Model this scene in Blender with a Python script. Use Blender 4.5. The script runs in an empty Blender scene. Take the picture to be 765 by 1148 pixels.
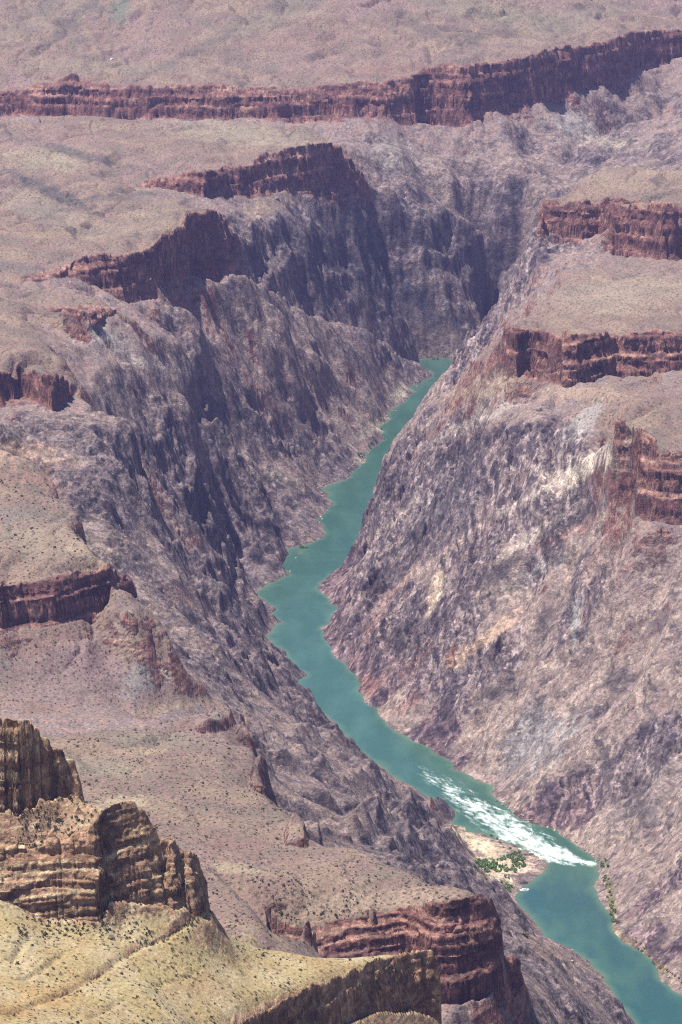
import bpy, math, random, time
import numpy as np
from concurrent.futures import ThreadPoolExecutor
from mathutils import Vector
from mathutils.geometry import delaunay_2d_cdt

T0 = time.time()
def log(*a): print('[%.1fs]' % (time.time() - T0), *a, flush=True)
random.seed(7)
RNG = np.random.default_rng(11)
F32 = np.float32
# ------------------------------------------------------------------ scene, camera
scene = bpy.context.scene
C = scene.collection
H = 1380.0                      # camera height above the river, metres
FPX = 4372.0                    # focal length in photograph pixels (765 wide)
PITCH = math.radians(14.5)
CX, CY = 382.5, 574.0
sP, cP = math.sin(PITCH), math.cos(PITCH)

def ray(px, py):
    """pixel -> (x/y, drop per metre of y)"""
    px = np.asarray(px, float); py = np.asarray(py, float)
    u = (CY - py) / FPX
    den = cP + u * sP
    return (px - CX) / FPX / den, (sP - u * cP) / den

def project(x, y, z):
    dz = z - H
    fwd = y * cP - dz * sP
    up = y * sP + dz * cP
    return CX + FPX * x / fwd, CY - FPX * up / fwd

# ------------------------------------------------------------------ noise
_G = RNG.uniform(0, 2 * np.pi, (256, 256)).astype(F32)
GXT, GYT = np.cos(_G).ravel(), np.sin(_G).ravel()

def noise(x, y, seed=0.0):
    """2-D gradient noise, roughly -1..1"""
    x = np.asarray(x + seed * 17.31, F32); y = np.asarray(y + seed * 9.73, F32)
    xf = np.floor(x); yf = np.floor(y)
    fx = x - xf; fy = y - yf
    ix = xf.astype(np.int32) & 255; iy = yf.astype(np.int32) & 255
    ix1 = (ix + 1) & 255; iy1 = (iy + 1) & 255
    def g(a, b, dx, dy):
        k = a * 256 + b
        return GXT[k] * dx + GYT[k] * dy
    u = fx * fx * fx * (fx * (fx * 6 - 15) + 10); v = fy * fy * fy * (fy * (fy * 6 - 15) + 10)
    n00 = g(ix, iy, fx, fy); n10 = g(ix1, iy, fx - 1, fy)
    n01 = g(ix, iy1, fx, fy - 1); n11 = g(ix1, iy1, fx - 1, fy - 1)
    a = n00 + u * (n10 - n00); b = n01 + u * (n11 - n01)
    return (a + v * (b - a)) * 1.5

def fbm(x, y, wl, octs, seed=0, gain=0.5):
    s = 0; a = 1.0; f = 1.0 / wl; t = 0
    for i in range(octs):
        s = s + a * noise(x * f, y * f, seed + i * 1.7); t += a
        a *= gain; f *= 2.03
    return s / t

def sstep(a, b, x):
    t = np.clip((x - a) / (b - a), 0, 1)
    return t * t * (3 - 2 * t)

# ------------------------------------------------------------------ landform lines
PTS = []           # (x, y, z, gorge weight)
CID = [0, 0, 0]         # id of the cliff being laid down, counter
def put(a, y, z, g): PTS.append((a * y, y, z, g, CID[0], CID[2]))

def resample(rows, step=5.0):
    out = []
    for p, q in zip(rows[:-1], rows[1:]):
        n = max(1, int(math.hypot(q[0] - p[0], q[1] - p[1]) / step))
        for i in range(n):
            k = i / n
            out.append([u + (v - u) * k for u, v in zip(p, q)])
    out.append(list(rows[-1]))
    return out

def cliff(rows, zbase=340.0, ybase=None, setback=12.0, g0=0.3, g1=0.0, ytop=None, drop=None, mid=None):
    """rows: (px, py_top, py_base[, z or y of base])"""
    CID[1] += 1
    for r in resample([list(r) for r in rows], 4.0):
        CID[0] = CID[1]
        px, pt, pb = r[:3]
        ab, tb = ray(px, pb); at, tt = ray(px, pt)
        if ytop is not None:
            yt = r[3]; yb = yt - setback; zb = H - tb * yb
        else:
            if ybase: yb = r[3]; zb = H - tb * yb
            else:
                zb = r[3] if len(r) > 3 else zbase
                yb = (H - zb) / tb
            yt = yb + setback
        zt = H - tt * yt
        CID[2] = 0; put(ab, yb, zb, g0); CID[2] = 1; put(at, yt, zt, g1)
        if mid:
            for k, s in mid:          # ledges part of the way up the face
                CID[2] = k
                put(ab + (at - ab) * k, yb + setback * s, zb + (zt - zb) * k, g1)
        CID[0] = 0
        if drop:
            for dy, dz in drop: put(at, yt + dy, zt + dz, 0.5)

def line(rows, g=0.0, drop=None, kind='z', step=6.0, gd=None):
    """rows: (px, py, z) or (px, py, y) with kind='y'; drop: hidden ground behind a crest"""
    for r in resample([list(r) for r in rows], step):
        a, t = ray(r[0], r[1])
        if kind == 'z': z = r[2]; y = (H - z) / t
        else: y = r[2]; z = H - t * y
        put(a, y, z, g)
        if drop:
            for dy, dz in drop: put(a, y + dy, z + dz, g if gd is None else gd)

def pts(rows, g=1.0):
    for px, py, z in rows:
        a, t = ray(px, py); put(a, (H - z) / t, z, g)

BENCH = [(.30, .10), (.35, .30), (.68, .48), (.72, .66)]
# --- far rim
cliff([(-90,110,132,6790),(-60,108,132,6790),(0,103,128,6795),(40,97,128,6800),(50,93,129,6800),(68,86,129,6800),(80,79,128,6795),(92,90,128,6790),(120,92,129,6790),(150,93,131,6785),(180,97,133,6780),(230,94,130,6785),
       (260,97,128,6790),(300,97,131,6795),(330,100,134,6800),(345,101,138,6800),(370,97,134,6800),(400,93,128,6810),(440,86,130,6830),(464,82,136,6845),(472,78,141,6890),(500,70,142,6895),(525,66,136,6895),
       (533,66,123,6915),(575,63,119,6950),(600,60,110,7000),(607,58,111,7020),(630,52,114,7070),(642,46,98,7100),(655,44,90,7150),(684,38,92,7230),(694,36,80,7260),(720,34,72,7350),(745,32,65,7430),(765,30,64,7480),(850,26,60,7650)],
      ybase=True, mid=BENCH, setback=26, g0=.35)
line([(-90,55,7000),(0,55,7000),(200,60,7000),(400,60,7010),(560,40,7130),(640,26,7330),(690,20,7480),(765,14,7720),(850,8,7850)], g=0, kind='y')
line([(-90,0,7290),(100,0,7300),(250,0,7300),(420,0,7330),(600,-12,7600),(850,-30,8250)], g=0, kind='y')
line([(-90,-60,7650),(400,-60,7700),(600,-60,8050),(850,-80,8900)], g=0, kind='y')
# --- platform on the left, behind the middle cliff
line([(-90,132,378),(0,131,376),(100,129,374),(200,134,372),(260,131,372),(300,134,370),(340,141,366),(368,150,360)], g=0, drop=[(70,-38)], gd=.1)
cliff([(160,204,208,345),(180,199,211,343),(200,195,215,340),(230,190,221,335),(260,182,214,330),(300,172,211,320),(330,163,209,312),(355,158,213,302),(378,159,207,300),(392,176,203,299),(405,194,199,298)],
      zbase=345, mid=BENCH, setback=26, g0=.25)
pts([(0,165,374),(100,165,372),(180,165,372),(300,150,370),(-90,165,374),(-90,220,385),(0,220,385),(80,205,378),(150,240,383),(60,265,388),(-90,280,392),(0,275,390),(200,225,385)], 0)
cliff([(28,308,313,5150),(68,293,307,5212),(100,285,313,5252),(112,284,329,5260),(139,282,336,5268),(170,272,328,5332),(190,258,327,5420),(207,243,325,5515),(224,234,333,5580),(240,231,318,5620),(252,236,300,5650),(262,262,284,5680)],
      ybase=True, mid=BENCH, setback=24, g0=.35)
line([(262,266,322),(294,252,300),(318,245,285),(352,237,272),(396,232,265),(410,214,268)], g=.65)
# spur crests of the inner gorge on the far left
line([(404,204,6440),(440,208,6450),(480,215,6480),(530,245,6530),(558,268,6560),(572,290,6580),(574,312,6590),(556,350,6560),(546,385,6470),(544,396,6430)], g=1, kind='y', drop=[(50,-32),(110,-85)])
line([(247,310,5545),(262,301,5570),(274,300,5595),(301,319,5720),(349,349,5920),(393,359,6060),(420,370,6140),(454,397,6220),(474,414,6262)], g=1, kind='y', drop=[(30,-22),(70,-40)])
# far wall beyond the last bend
pts([(590,200,235),(640,160,270),(700,120,290),(740,140,262),(690,165,240),(560,200,235),(600,150,285),(500,185,262),(440,165,300),(470,190,255)], .75)
pts([(600,260,150),(580,300,90),(620,230,200)], 1)
# --- right bank buttes
cliff([(603,230,252),(609,227,270),(630,222,271),(651,219,273),(680,221,273),(690,222,286),(723,225,288),(743,225,290),(765,226,287),(850,226,287)], zbase=330, mid=BENCH, setback=24, g0=.3)
line([(606,224,5640),(640,204,5760),(665,191,5820),(690,184,5840),(765,180,5860),(850,180,5860)], g=0, kind='y', drop=[(25,-35),(150,-190)], gd=1)
line([(597,278,5600),(587,305,5700),(573,332,5800),(563,342,5880),(549,366,6050),(539,383,6160),(529,394,6290)], g=.9, kind='y', drop=[(30,-30),(90,-90)], gd=1)
cliff([(563,364,385),(567,362,410),(570,362,416),(583,363,420),(595,365,414),(615,368,418),(631,371,430),(651,373,430),(690,369,420),(723,366,420),(765,370,419),(850,370,419)], zbase=310, mid=BENCH, setback=24, g0=.25)
pts([(620,345,355),(700,335,358),(790,335,358),(640,310,345),(740,305,345)], 0)
cliff([(684,474,500),(690,463,530),(696,460,555),(709,468,557),(720,485,577),(740,500,579),(765,504,580),(850,504,580)], zbase=275, mid=BENCH, setback=26, g0=.2)
pts([(720,455,360),(765,470,352),(840,470,352),(765,440,340),(720,440,335)], .05)
# --- river banks
RIGHT_BANK = [(376,675),(372,690),(371,704),(379,731),(396,755),(408,779),(423,796),(444,816),(481,833),(495,850),(510,859),(532,866),(553,881),(558,898),(573,908),
              (587,920),(617,928),(641,945),(665,959),(672,973),(675,990),(682,1020),(689,1041),(712,1058),(743,1098),(765,1112),(830,1160),(900,1230)]
LEFT_BANK = [(510,409),(488,415),(474,427),(454,449),(430,474),(417,505),(410,516),(383,537),(360,546),(366,573),(359,593),(342,610),(338,627),(323,645),(298,655),(280,663),
             (292,671),(304,680),(311,695),(296,706),(297,716),(315,735),(332,752),(337,772),(352,796),(369,816),(386,830),(410,847),(427,867),(451,882),(471,887),(495,905),
             (505,918),(539,934),(573,949),(597,963),(607,972),(597,989),(583,1001),(582,1013),(590,1035),(614,1064),(648,1074),(675,1098),(695,1125),(709,1146),(745,1200),(800,1270)]
line([(p[0], p[1], 0) for p in RIGHT_BANK], g=1)
line([(p[0], p[1], 0) for p in LEFT_BANK], g=1)
line([(523,405,6250),(510,416,6100),(497,431,5950),(468,477,5650),(454,492,5600),(440,500,5560),(430,520,5480),(420,549,5340),(413,576,5220),(405,607,5090),(390,634,5000)],
     g=1, kind='y', drop=[(30,-24),(70,-62)])
MIDRIVER = [(530,403),(505,414),(480,440),(455,470),(425,510),(395,550),(388,590),(365,630),(345,660),(335,690),(340,720),(360,750),(375,785),(400,815),(430,840),(465,860),(500,880),
            (535,905),(570,925),(610,945),(640,970),(635,1000),(640,1030),(665,1055),(700,1085),(735,1130),(790,1190)]
line([(p[0], p[1], -9) for p in MIDRIVER], g=1)
def bank_xy(bank):
    b = np.array(bank, float); a, t = ray(b[:, 0], b[:, 1]); y = H / t
    return np.stack([a * y, y], 1)
def gorge(rows, bank, g=1.0, drop=None, step=None):
    """(px, py, slope): ground that rises from the river bank at that slope"""
    B = bank_xy(bank); p = B[:-1]; e = B[1:] - p; l2 = (e * e).sum(1)
    for px, py, sl in (resample([list(r) for r in rows], step) if step else rows):
        a, t = ray(px, py)
        y = np.arange(H / t, 1400, -4.0); x = a * y
        k = np.clip(((x[:, None] - p[:, 0]) * e[:, 0] + (y[:, None] - p[:, 1]) * e[:, 1]) / l2, 0, 1)
        d = np.sqrt(((x[:, None] - p[:, 0] - k * e[:, 0]) ** 2 + (y[:, None] - p[:, 1] - k * e[:, 1]) ** 2).min(1))
        i = int(np.argmax(H - t * y >= sl * d)); z = H - t * y[i]
        put(a, y[i], z, g)
        for dy, dz in drop or (): put(a, y[i] + dy, max(z + dz, 1), g)
# --- right gorge slope
gorge([(540,500,1.2),(583,470,1.3),(520,470,1.1),(500,520,1.05),(480,560,.95),(450,600,.95),(450,700,.9),(520,600,1.1),(520,700,1.0),(600,600,1.1),(650,520,1.2),(600,500,1.2),(640,650,1.0),(600,750,.95),
       (700,650,.95),(700,750,.9),(765,700,.9),(765,850,.8),(700,850,.8),(650,850,.8),(740,950,.75),(720,1000,.75),(430,660,.9),(420,720,.9),(470,780,.9),(850,700,.9),(850,850,.8),(850,1000,.7),
       (640,470,1.3),(560,440,1.3),(680,600,1.0),(765,620,1.0)], RIGHT_BANK, .75)
# --- left blocks
cliff([(-90,418,452),(0,416,454),(20,412,440),(40,412,446),(60,413,456),(75,420,444),(86,432,438)], zbase=340, mid=BENCH, setback=18, g0=.3)
cliff([(42,345,351),(65,343,353),(78,345,380),(95,351,384),(110,346,362),(138,344,351)], zbase=352, mid=BENCH, setback=18, g0=.35)
pts([(0,330,400),(-90,330,400),(30,375,385),(-90,380,392),(20,395,385),(60,395,378)], .1)
pts([(105,436,325),(130,400,335),(160,370,335)], .6)
pts([(220,350,285),(200,380,285),(180,430,270),(250,400,205),(280,360,228),(280,420,165),(300,450,122),(330,420,140),(350,480,60),(370,420,95),(390,470,40),(310,520,60),(330,540,32),(230,440,195),(340,450,95),(410,440,45)], .65)
line([(205,450,235),(240,478,165),(262,510,115),(285,545,75),(305,580,45),(318,610,20),(323,640,4)], g=1, drop=[(25,-16),(50,-26)])
# --- promontory on the left
cliff([(-90,652,708),(0,653,708),(25,652,702),(45,651,701),(70,647,700),(100,640,692),(120,632,686),(135,640,680),(146,655,676)], zbase=335, mid=BENCH, setback=18, g0=.2)
line([(-90,490,432),(0,495,430),(40,505,428),(60,522,415),(78,556,402),(92,585,396),(110,606,392),(124,623,390),(140,648,370),(147,660,350)], g=.15, drop=[(14,-30),(80,-110)], gd=.8)
pts([(30,580,402),(-90,580,402),(60,615,398),(20,540,415)], 0)
pts([(150,640,275),(150,600,285),(150,540,305),(150,480,318),(100,480,328),(110,540,322)], 1)
pts([(200,560,150),(250,600,52),(230,520,140),(190,500,215),(280,600,38),(240,640,60),(200,640,145),(150,560,255),(275,648,12)], 1)
pts([(200,700,250),(240,690,150),(250,720,190),(275,690,28),(300,760,95),(265,750,190),(285,735,100),(165,700,288),(165,730,284),(190,740,265)], .8)
line([(-90,760,295),(0,765,295),(100,765,290),(200,760,275),(230,765,255)], g=.15)
line([(-90,800,280),(0,800,280),(100,795,275),(180,788,265),(235,780,240)], g=.2)
# --- near platform, right edge of it is a broken rim
line([(-90,825,388),(0,822,386),(60,818,385),(100,812,383),(150,805,380),(200,795,377),(245,786,374),(262,792,372),(278,804,370),(290,832,370),(296,862,374),(310,886,380),(325,906,385),(345,930,388),(385,941,395),
      (420,956,402),(450,968,405),(485,982,411),(520,986,412),(545,1000,408)], g=.15, drop=[(14,-26),(90,-78)], gd=.8)
pts([(150,850,392),(60,850,392),(-90,870,400),(230,850,386),(200,900,402),(100,880,400),(260,900,396),(230,950,418),(300,980,424),(330,960,410),(380,990,414),(420,1000,414),(290,1020,430),(350,1010,421)], 0)
pts([(380,880,172),(430,930,202),(480,958,175),(500,958,90),(515,972,42),(528,990,42),(340,850,170),(300,800,200),(330,800,100),(420,880,110),(460,910,95),(508,938,24),(450,950,225),(350,830,105),(390,850,65),(360,880,220),(280,780,205)], 1)
cliff([(306,1043,1056,386),(335,1047,1070,380),(362,1044,1076,376),(380,1038,1080,372),(400,1034,1084,368),(420,1029,1090,362),(440,1026,1092,360),(460,1016,1105,350),(490,1012,1138,336),(520,1005,1137,335),(540,1001,1122,342),(556,1008,1105,350),(564,1024,1088,358)],
      mid=BENCH, setback=24, g0=.25)
cliff([(548,1076,1112,334),(556,1070,1113,334),(575,1067,1114,333),(590,1076,1110,333)], setback=7, g0=.4)
line([(552,1066,2668),(575,1063,2672),(588,1070,2672)], g=.2, kind='y', drop=[(8,-25)])
pts([(600,1115,322),(640,1148,205),(600,1080,190),(590,1032,18),(562,1002,40),(548,998,34),(572,990,9),(625,1090,150),(650,1092,75),(690,1148,75),(520,1160,320),(560,1150,318),(600,1180,290),(500,1200,320),(595,1050,80),(575,1030,75)], .8)
pts([(538,980,12),(526,960,12),(518,945,8),(525,940,6),(540,955,8),(560,965,7),(580,975,5),(560,955,7),(545,968,9),(555,982,8),(568,998,5),(533,962,10)], .3)
# --- foreground slope with its own cliff
cliff([(255,1156,1215,1832),(304,1131,1200,1885),(321,1120,1190,1900),(352,1105,1175,1925),(386,1092,1155,1950),(420,1076,1140,1972),(457,1066,1144,1994),(485,1069,1146,2003),(494,1082,1146,2006)],
      ytop=True, setback=8, g0=.3, g1=0, mid=BENCH)
line([(232,1021,1944),(250,1039,1950),(284,1056,1960),(311,1060,1970),(342,1070,1980),(386,1073,1990),(420,1071,1998),(457,1064,2004),(486,1067,2012)], g=0, kind='y', drop=[(10,-12),(60,-70),(220,-190)], gd=.3)
for p, y, z in [(503,2012,535),(515,2030,470),(560,2060,420),(640,2100,360),(760,2200,250),(520,1900,520),(460,1860,560),(380,1780,575),(300,1700,590),(850,2400,120),(850,1800,300),(600,1700,420),
                (520,2350,345),(440,2400,360),(360,2350,395),(280,2300,430),(200,2250,450),(100,2250,455),(0,2250,460),(-90,2250,460)]:
    put((p - CX) / FPX, y, z, .3)
line([(-90,1148,1690),(0,1148,1705),(100,1148,1745),(200,1148,1800)], g=0, kind='y')
line([(-90,1080,1800),(0,1080,1815),(120,1080,1840),(220,1080,1890),(300,1085,1940)], g=0, kind='y')
line([(-90,1300,1540),(100,1300,1560),(220,1300,1600)], g=0, kind='y')
# --- foreground butte and its tower
cliff([(-90,965,1005,1876),(-40,960,1005,1878),(0,952,1008,1880),(20,948,1018,1882),(40,944,1034,1882),(70,936,1036,1884),(90,926,1038,1885),(108,914,1038,1886),(118,905,1022,1897),(136,896,1015,1903),(150,898,1016,1905),
       (164,911,1017,1907),(172,928,1018,1909),(180,934,1019,1909),(184,948,1019,1913),(187,938,1019,1910),(191,936,1019,1910),(199,942,1019,1912),(203,960,1020,1916),(207,962,1020,1916),(211,949,1020,1914),(219,950,1020,1916),(224,956,1020,1918),(227,976,1020,1922),(231,986,1020,1926),(233,1012,1021,1930)],
      ybase=True, setback=15, g0=.1, mid=[(.45,.3),(.55,.55)])
line([(92,889,1924),(119,885,1924),(146,891,1926),(160,905,1927),(170,924,1928),(180,934,1930),(190,936,1932),(205,952,1935),(218,950,1938),(228,966,1941),(233,990,1944)], g=0, kind='y', drop=[(7,-30),(60,-120)])
cliff([(-90,796,925,1908),(-40,798,925,1908),(0,799,925,1908),(8,798,926,1907),(11,812,926,1910),(15,801,926,1907),(24,802,925,1907),(28,814,925,1911),(31,801,924,1908),(37,803,922,1909),(41,818,920,1914),(46,815,917,1911),(49,830,914,1916),(56,824,909,1913),(60,834,907,1916),(63,854,905,1920),(67,838,902,1916),(74,841,898,1918),(77,866,896,1922),(82,868,893,1922),(85,850,891,1920),(88,852,889,1921),(91,884,887,1924)],
      ybase=True, setback=6, g0=0, drop=[(12,-6),(20,-50),(80,-150)])
# --- far outside the picture
for p in (-1500, -600, -200, 950, 1300, 2300):
    for y, z in ((1450, 600 if p < 300 else 200), (2300, 430), (3200, 400), (4200, 395), (5200, 400), (6200, 405), (7000, 440), (7600, 530), (8400, 700), (9800, 900)):
        put((p - CX) / FPX, y, z if p < 300 or y > 3500 else {1450: 100, 2300: 60, 3200: 110}[y] + (p - 950) * .3, .2)
for p, y, z in [(700,2600,170),(760,2600,120),(850,2600,60),(850,2900,25),(760,2900,85),(700,2900,140),(800,3150,20),(700,2400,190),(950,2900,30)]:
    put((p - CX) / FPX, y, z, .8)
for p in range(-90, 860, 60):
    put((p - CX) / FPX, 9000, 800, 0); put((p - CX) / FPX, 10500, 1000, 0)
    put((p - CX) / FPX, 1380, 640 if p < 320 else 300, 0)

# ------------------------------------------------------------------ triangulate and rasterise (a = x/y, v = 1/y)
P = np.array(PTS)
_, keep = np.unique(np.round(P[:, :2] * 2).astype(np.int64), axis=0, return_index=True)
P = P[np.sort(keep)]
vs, es, fs, ov, oe, of = delaunay_2d_cdt([Vector((p[0], p[1])) for p in P], [], [], 0, 1e-4)
idx = [o[0] if o else 0 for o in ov]
P = P[idx]
log('tin', len(P), len(fs))
A0, A1, NA = -0.108, 0.108, 620
V0, V1, NV = 1 / 10000.0, 1 / 1480.0, 5200
RZ = np.full((NV, NA), np.nan, F32); RG = np.zeros((NV, NA), F32); RC = np.zeros((NV, NA), F32)
ga = np.linspace(A0, A1, NA); gv = np.linspace(V0, V1, NV)
Pa = P[:, 0] / P[:, 1]; Pv = 1 / P[:, 1]; Pzv = P[:, 2] * Pv; Pg = P[:, 3]; Pc = P[:, 4]; Pk = P[:, 5]; RT_ = np.zeros((NV, NA), F32)
for f in fs:
    a = Pa[list(f)]; v = Pv[list(f)]
    i0 = max(0, int(math.ceil((a.min() - A0) / (A1 - A0) * (NA - 1) - 1e-6))); i1 = min(NA - 1, int((a.max() - A0) / (A1 - A0) * (NA - 1)))
    j0 = max(0, int(math.ceil((v.min() - V0) / (V1 - V0) * (NV - 1) - 1e-6))); j1 = min(NV - 1, int((v.max() - V0) / (V1 - V0) * (NV - 1)))
    if i1 < i0 or j1 < j0: continue
    den = (v[1] - v[2]) * (a[0] - a[2]) + (a[2] - a[1]) * (v[0] - v[2])
    if abs(den) < 1e-18: continue
    aa = ga[None, i0:i1 + 1]; vv = gv[j0:j1 + 1, None]
    w0 = ((v[1] - v[2]) * (aa - a[2]) + (a[2] - a[1]) * (vv - v[2])) / den
    w1 = ((v[2] - v[0]) * (aa - a[2]) + (a[0] - a[2]) * (vv - v[2])) / den
    w2 = 1 - w0 - w1
    ins = (w0 > -1e-6) & (w1 > -1e-6) & (w2 > -1e-6)
    zv = w0 * Pzv[f[0]] + w1 * Pzv[f[1]] + w2 * Pzv[f[2]]
    gg = w0 * Pg[f[0]] + w1 * Pg[f[1]] + w2 * Pg[f[2]]
    sub = RZ[j0:j1 + 1, i0:i1 + 1]; sub[ins] = (zv / vv)[ins]
    fl = list(f); isc = 0
    if Pc[fl[0]] > 0 and Pc[fl[0]] == Pc[fl[1]] == Pc[fl[2]]:
        isc = 1 if Pk[fl].max() > Pk[fl].min() else 0
        if isc and Pk[fl].mean() > .6: sub = RT_[j0:j1 + 1, i0:i1 + 1]; sub[ins] = 1
    if isc: sub = RC[j0:j1 + 1, i0:i1 + 1]; sub[ins] = 1
    sub = RG[j0:j1 + 1, i0:i1 + 1]; sub[ins] = np.broadcast_to(gg, ins.shape)[ins]
bad = np.isnan(RZ)
log('raster holes', bad.sum())
for j in range(NV):
    if bad[j].any():
        ok = ~bad[j]
        RZ[j, bad[j]] = np.interp(ga[bad[j]], ga[ok], RZ[j, ok]) if ok.any() else RZ[j - 1, bad[j]]

def blur(R, rv, ra):
    for ax, r in ((0, rv), (1, ra)):
        if r < 1: continue
        for _ in range(2):
            pad = [(0, 0), (0, 0)]; pad[ax] = (r + 1, r)
            c = np.cumsum(np.pad(R, pad, mode='edge').astype(np.float64), axis=ax)
            n = R.shape[ax]
            R = ((np.take(c, range(2 * r + 1, 2 * r + 1 + n), axis=ax) - np.take(c, range(0, n), axis=ax)) / (2 * r + 1)).astype(F32)
    return R
YY = (1 / gv)[:, None]
def gradients(R):
    dz_dv = np.gradient(R, gv, axis=0); dz_da = np.gradient(R, ga, axis=1)
    zx = dz_da * (1 / YY)                     # at fixed y
    zy = -dz_dv / YY ** 2 - dz_da * ga[None, :] / YY
    return zx, zy
zx, zy = gradients(RZ)
SL = np.hypot(zx, zy)
def mblur(R, k=1.0):
    """blur of roughly k * 12 m at every distance"""
    Y = 1 / gv; need = 12 * k / (Y * Y * (gv[1] - gv[0]))
    lv = [(r, blur(R, r, ra)) for r, ra in ((2, 2), (6, 4), (20, 8))]
    out = np.empty_like(R)
    w1 = np.clip((need - 2) / 4, 0, 1)[:, None].astype(F32); w2 = np.clip((need - 6) / 14, 0, 1)[:, None].astype(F32)
    return (lv[0][1] * (1 - w1) + lv[1][1] * w1) * (1 - w2) + lv[2][1] * w2
wc = np.clip(blur(RC, 3, 2) * 4, 0, 1)
RB = mblur(RZ)
RZ = RZ * wc + RB * (1 - wc)
RG = mblur(RG, .8)
zx, zy = gradients(RZ)
SL = np.hypot(zx, zy).astype(F32)
RC = np.clip(blur(RC, 2, 1) * 1.25, 0, 1)
bx, by = gradients(mblur(RZ, 2))
RW = np.clip(mblur(RT_, .35) * 2.5, 0, 1)
RDX, RDY = (-bx).astype(F32), (-by).astype(F32)
log('raster done')

def samp(R, x, y):
    v = 1 / y; a = x * v
    i = np.clip((a - A0) / (A1 - A0) * (NA - 1), 0, NA - 1.001); j = np.clip((v - V0) / (V1 - V0) * (NV - 1), 0, NV - 1.001)
    i0 = i.astype(np.int32); j0 = j.astype(np.int32); fi = (i - i0).astype(F32); fj = (j - j0).astype(F32)
    k = j0 * NA + i0
    out = []
    for r in R:
        r = r.ravel()
        t = r[k] * (1 - fi) + r[k + 1] * fi; b = r[k + NA] * (1 - fi) + r[k + NA + 1] * fi
        out.append(t * (1 - fj) + b * fj)
    return out

def hit_base(px, py):
    """world point of the smooth ground seen at a pixel"""
    a, t = ray(px, py)
    i = int(np.clip(round((a - A0) / (A1 - A0) * (NA - 1)), 0, NA - 1))
    zc = RZ[::-1, i]; y = 1 / gv[::-1]
    k = int(np.argmax(zc >= H - t * y))
    return a * y[k], y[k], float(zc[k])

# ------------------------------------------------------------------ ridges and gullies laid over the ground
RIDGES = []
def ridge(pl, h, w, flat=False):
    Q = np.array([hit_base(*p)[:2] for p in pl]); RIDGES.append((Q, h, w, flat))
RIDGE_DEFS = [
    # gullies on the platforms
    ([(0,190),(40,205),(70,225),(95,250)], -7, 30), ([(0,195),(45,218),(110,220),(160,212)], -5, 24), ([(60,160),(95,172),(130,190)], -6, 26),
    ([(130,60),(100,40),(70,10)], -8, 30), ([(240,75),(290,40),(330,5)], -6, 28), ([(480,60),(520,45),(560,10)], -8, 40), ([(640,44),(620,20),(600,0)], -9, 40), ([(140,62),(125,30),(120,0)], -9, 30),
    # gorge spurs
    ([(440,225),(470,285),(488,332),(503,398)], 26, 26), ([(400,240),(420,300),(440,350)], 16, 22), ([(350,245),(345,290),(380,330)], 14, 22),
    ([(240,330),(300,400),(345,450),(380,500)], 14, 22), ([(285,320),(340,400),(400,440)], 12, 20),
    ([(150,420),(200,520),(215,580),(220,610)], 16, 20), ([(170,440),(240,540),(285,620)], 18, 18), ([(120,450),(170,560),(190,600)], 12, 18),
    ([(180,600),(230,640),(262,660)], 14, 16), ([(200,660),(250,680),(290,690)], 16, 14), ([(170,690),(240,740),(320,765)], 12, 18),
    ([(280,800),(330,830),(380,835)], 14, 16), ([(320,860),(400,880),(440,885)], 14, 18), ([(400,930),(460,915),(495,908)], 22, 18), ([(440,950),(500,940),(515,935)], 16, 16),
    # right bank ribs
    ([(560,440),(500,480),(440,520)], 10, 14), ([(640,500),(560,540),(470,580),(412,600)], 9, 14), ([(680,560),(600,620),(500,680),(390,730)], 14, 18), ([(690,590),(620,660),(520,720),(420,785)], 10, 16),
    ([(740,600),(660,700),(560,790),(480,825)], 9, 18), ([(765,680),(720,780),(640,860),(580,905)], 9, 20), ([(765,800),(740,880),(690,930)], 8, 18),
    # gullies between
    ([(650,560),(640,640),(590,740),(520,840)], -10, 16), ([(740,640),(700,760),(620,870),(575,905)], -10, 18), ([(560,480),(500,530),(430,560)], -8, 12),
    # outcrops on the platform rim
    ([(228,818),(245,804),(265,799),(286,822)], 13, 12, True), ([(280,836),(290,850),(298,864)], 12, 10, True), ([(292,880),(306,892),(322,910)], 10, 9, True), ([(333,940),(350,934),(368,931),(386,941)], 11, 8, True),
    ([(142,688),(147,700)], 12, 6),
    ([(231,1024),(190,1046),(150,1060),(120,1082),(90,1101),(60,1116),(0,1136)], -3.4, 2.0), ([(70,1068),(55,1082),(25,1096)], -2.6, 1.8), ([(140,1118),(100,1140)], -2.0, 1.6), ([(30,1050),(15,1075)], -2.4, 2),
    ([(225,1088),(200,1098),(175,1104)], -1.0, 1.4), ([(283,690),(298,690)], 16, 16),
]
for d in RIDGE_DEFS: ridge(*d)
def ridge_sum(x, y):
    out = np.zeros_like(x)
    for Q, h, w, flat in RIDGES:
        m = (x > Q[:, 0].min() - 3 * w) & (x < Q[:, 0].max() + 3 * w) & (y > Q[:, 1].min() - 3 * w) & (y < Q[:, 1].max() + 3 * w)
        if not m.any(): continue
        xs = x[m]; ys = y[m]; d2 = np.full(xs.shape, 1e12)
        for p, q in zip(Q[:-1], Q[1:]):
            e = q - p; l2 = (e * e).sum() + 1e-9
            t = np.clip(((xs - p[0]) * e[0] + (ys - p[1]) * e[1]) / l2, 0, 1)
            d2 = np.minimum(d2, (xs - p[0] - t * e[0]) ** 2 + (ys - p[1] - t * e[1]) ** 2)
        d = np.sqrt(d2) / w
        out[m] += h * np.exp(-d * d * .9) if h < 0 else h * (sstep(1.15, .6, d) if flat else np.clip(1 - d, 0, 1) ** 1.3)
    return out

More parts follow.
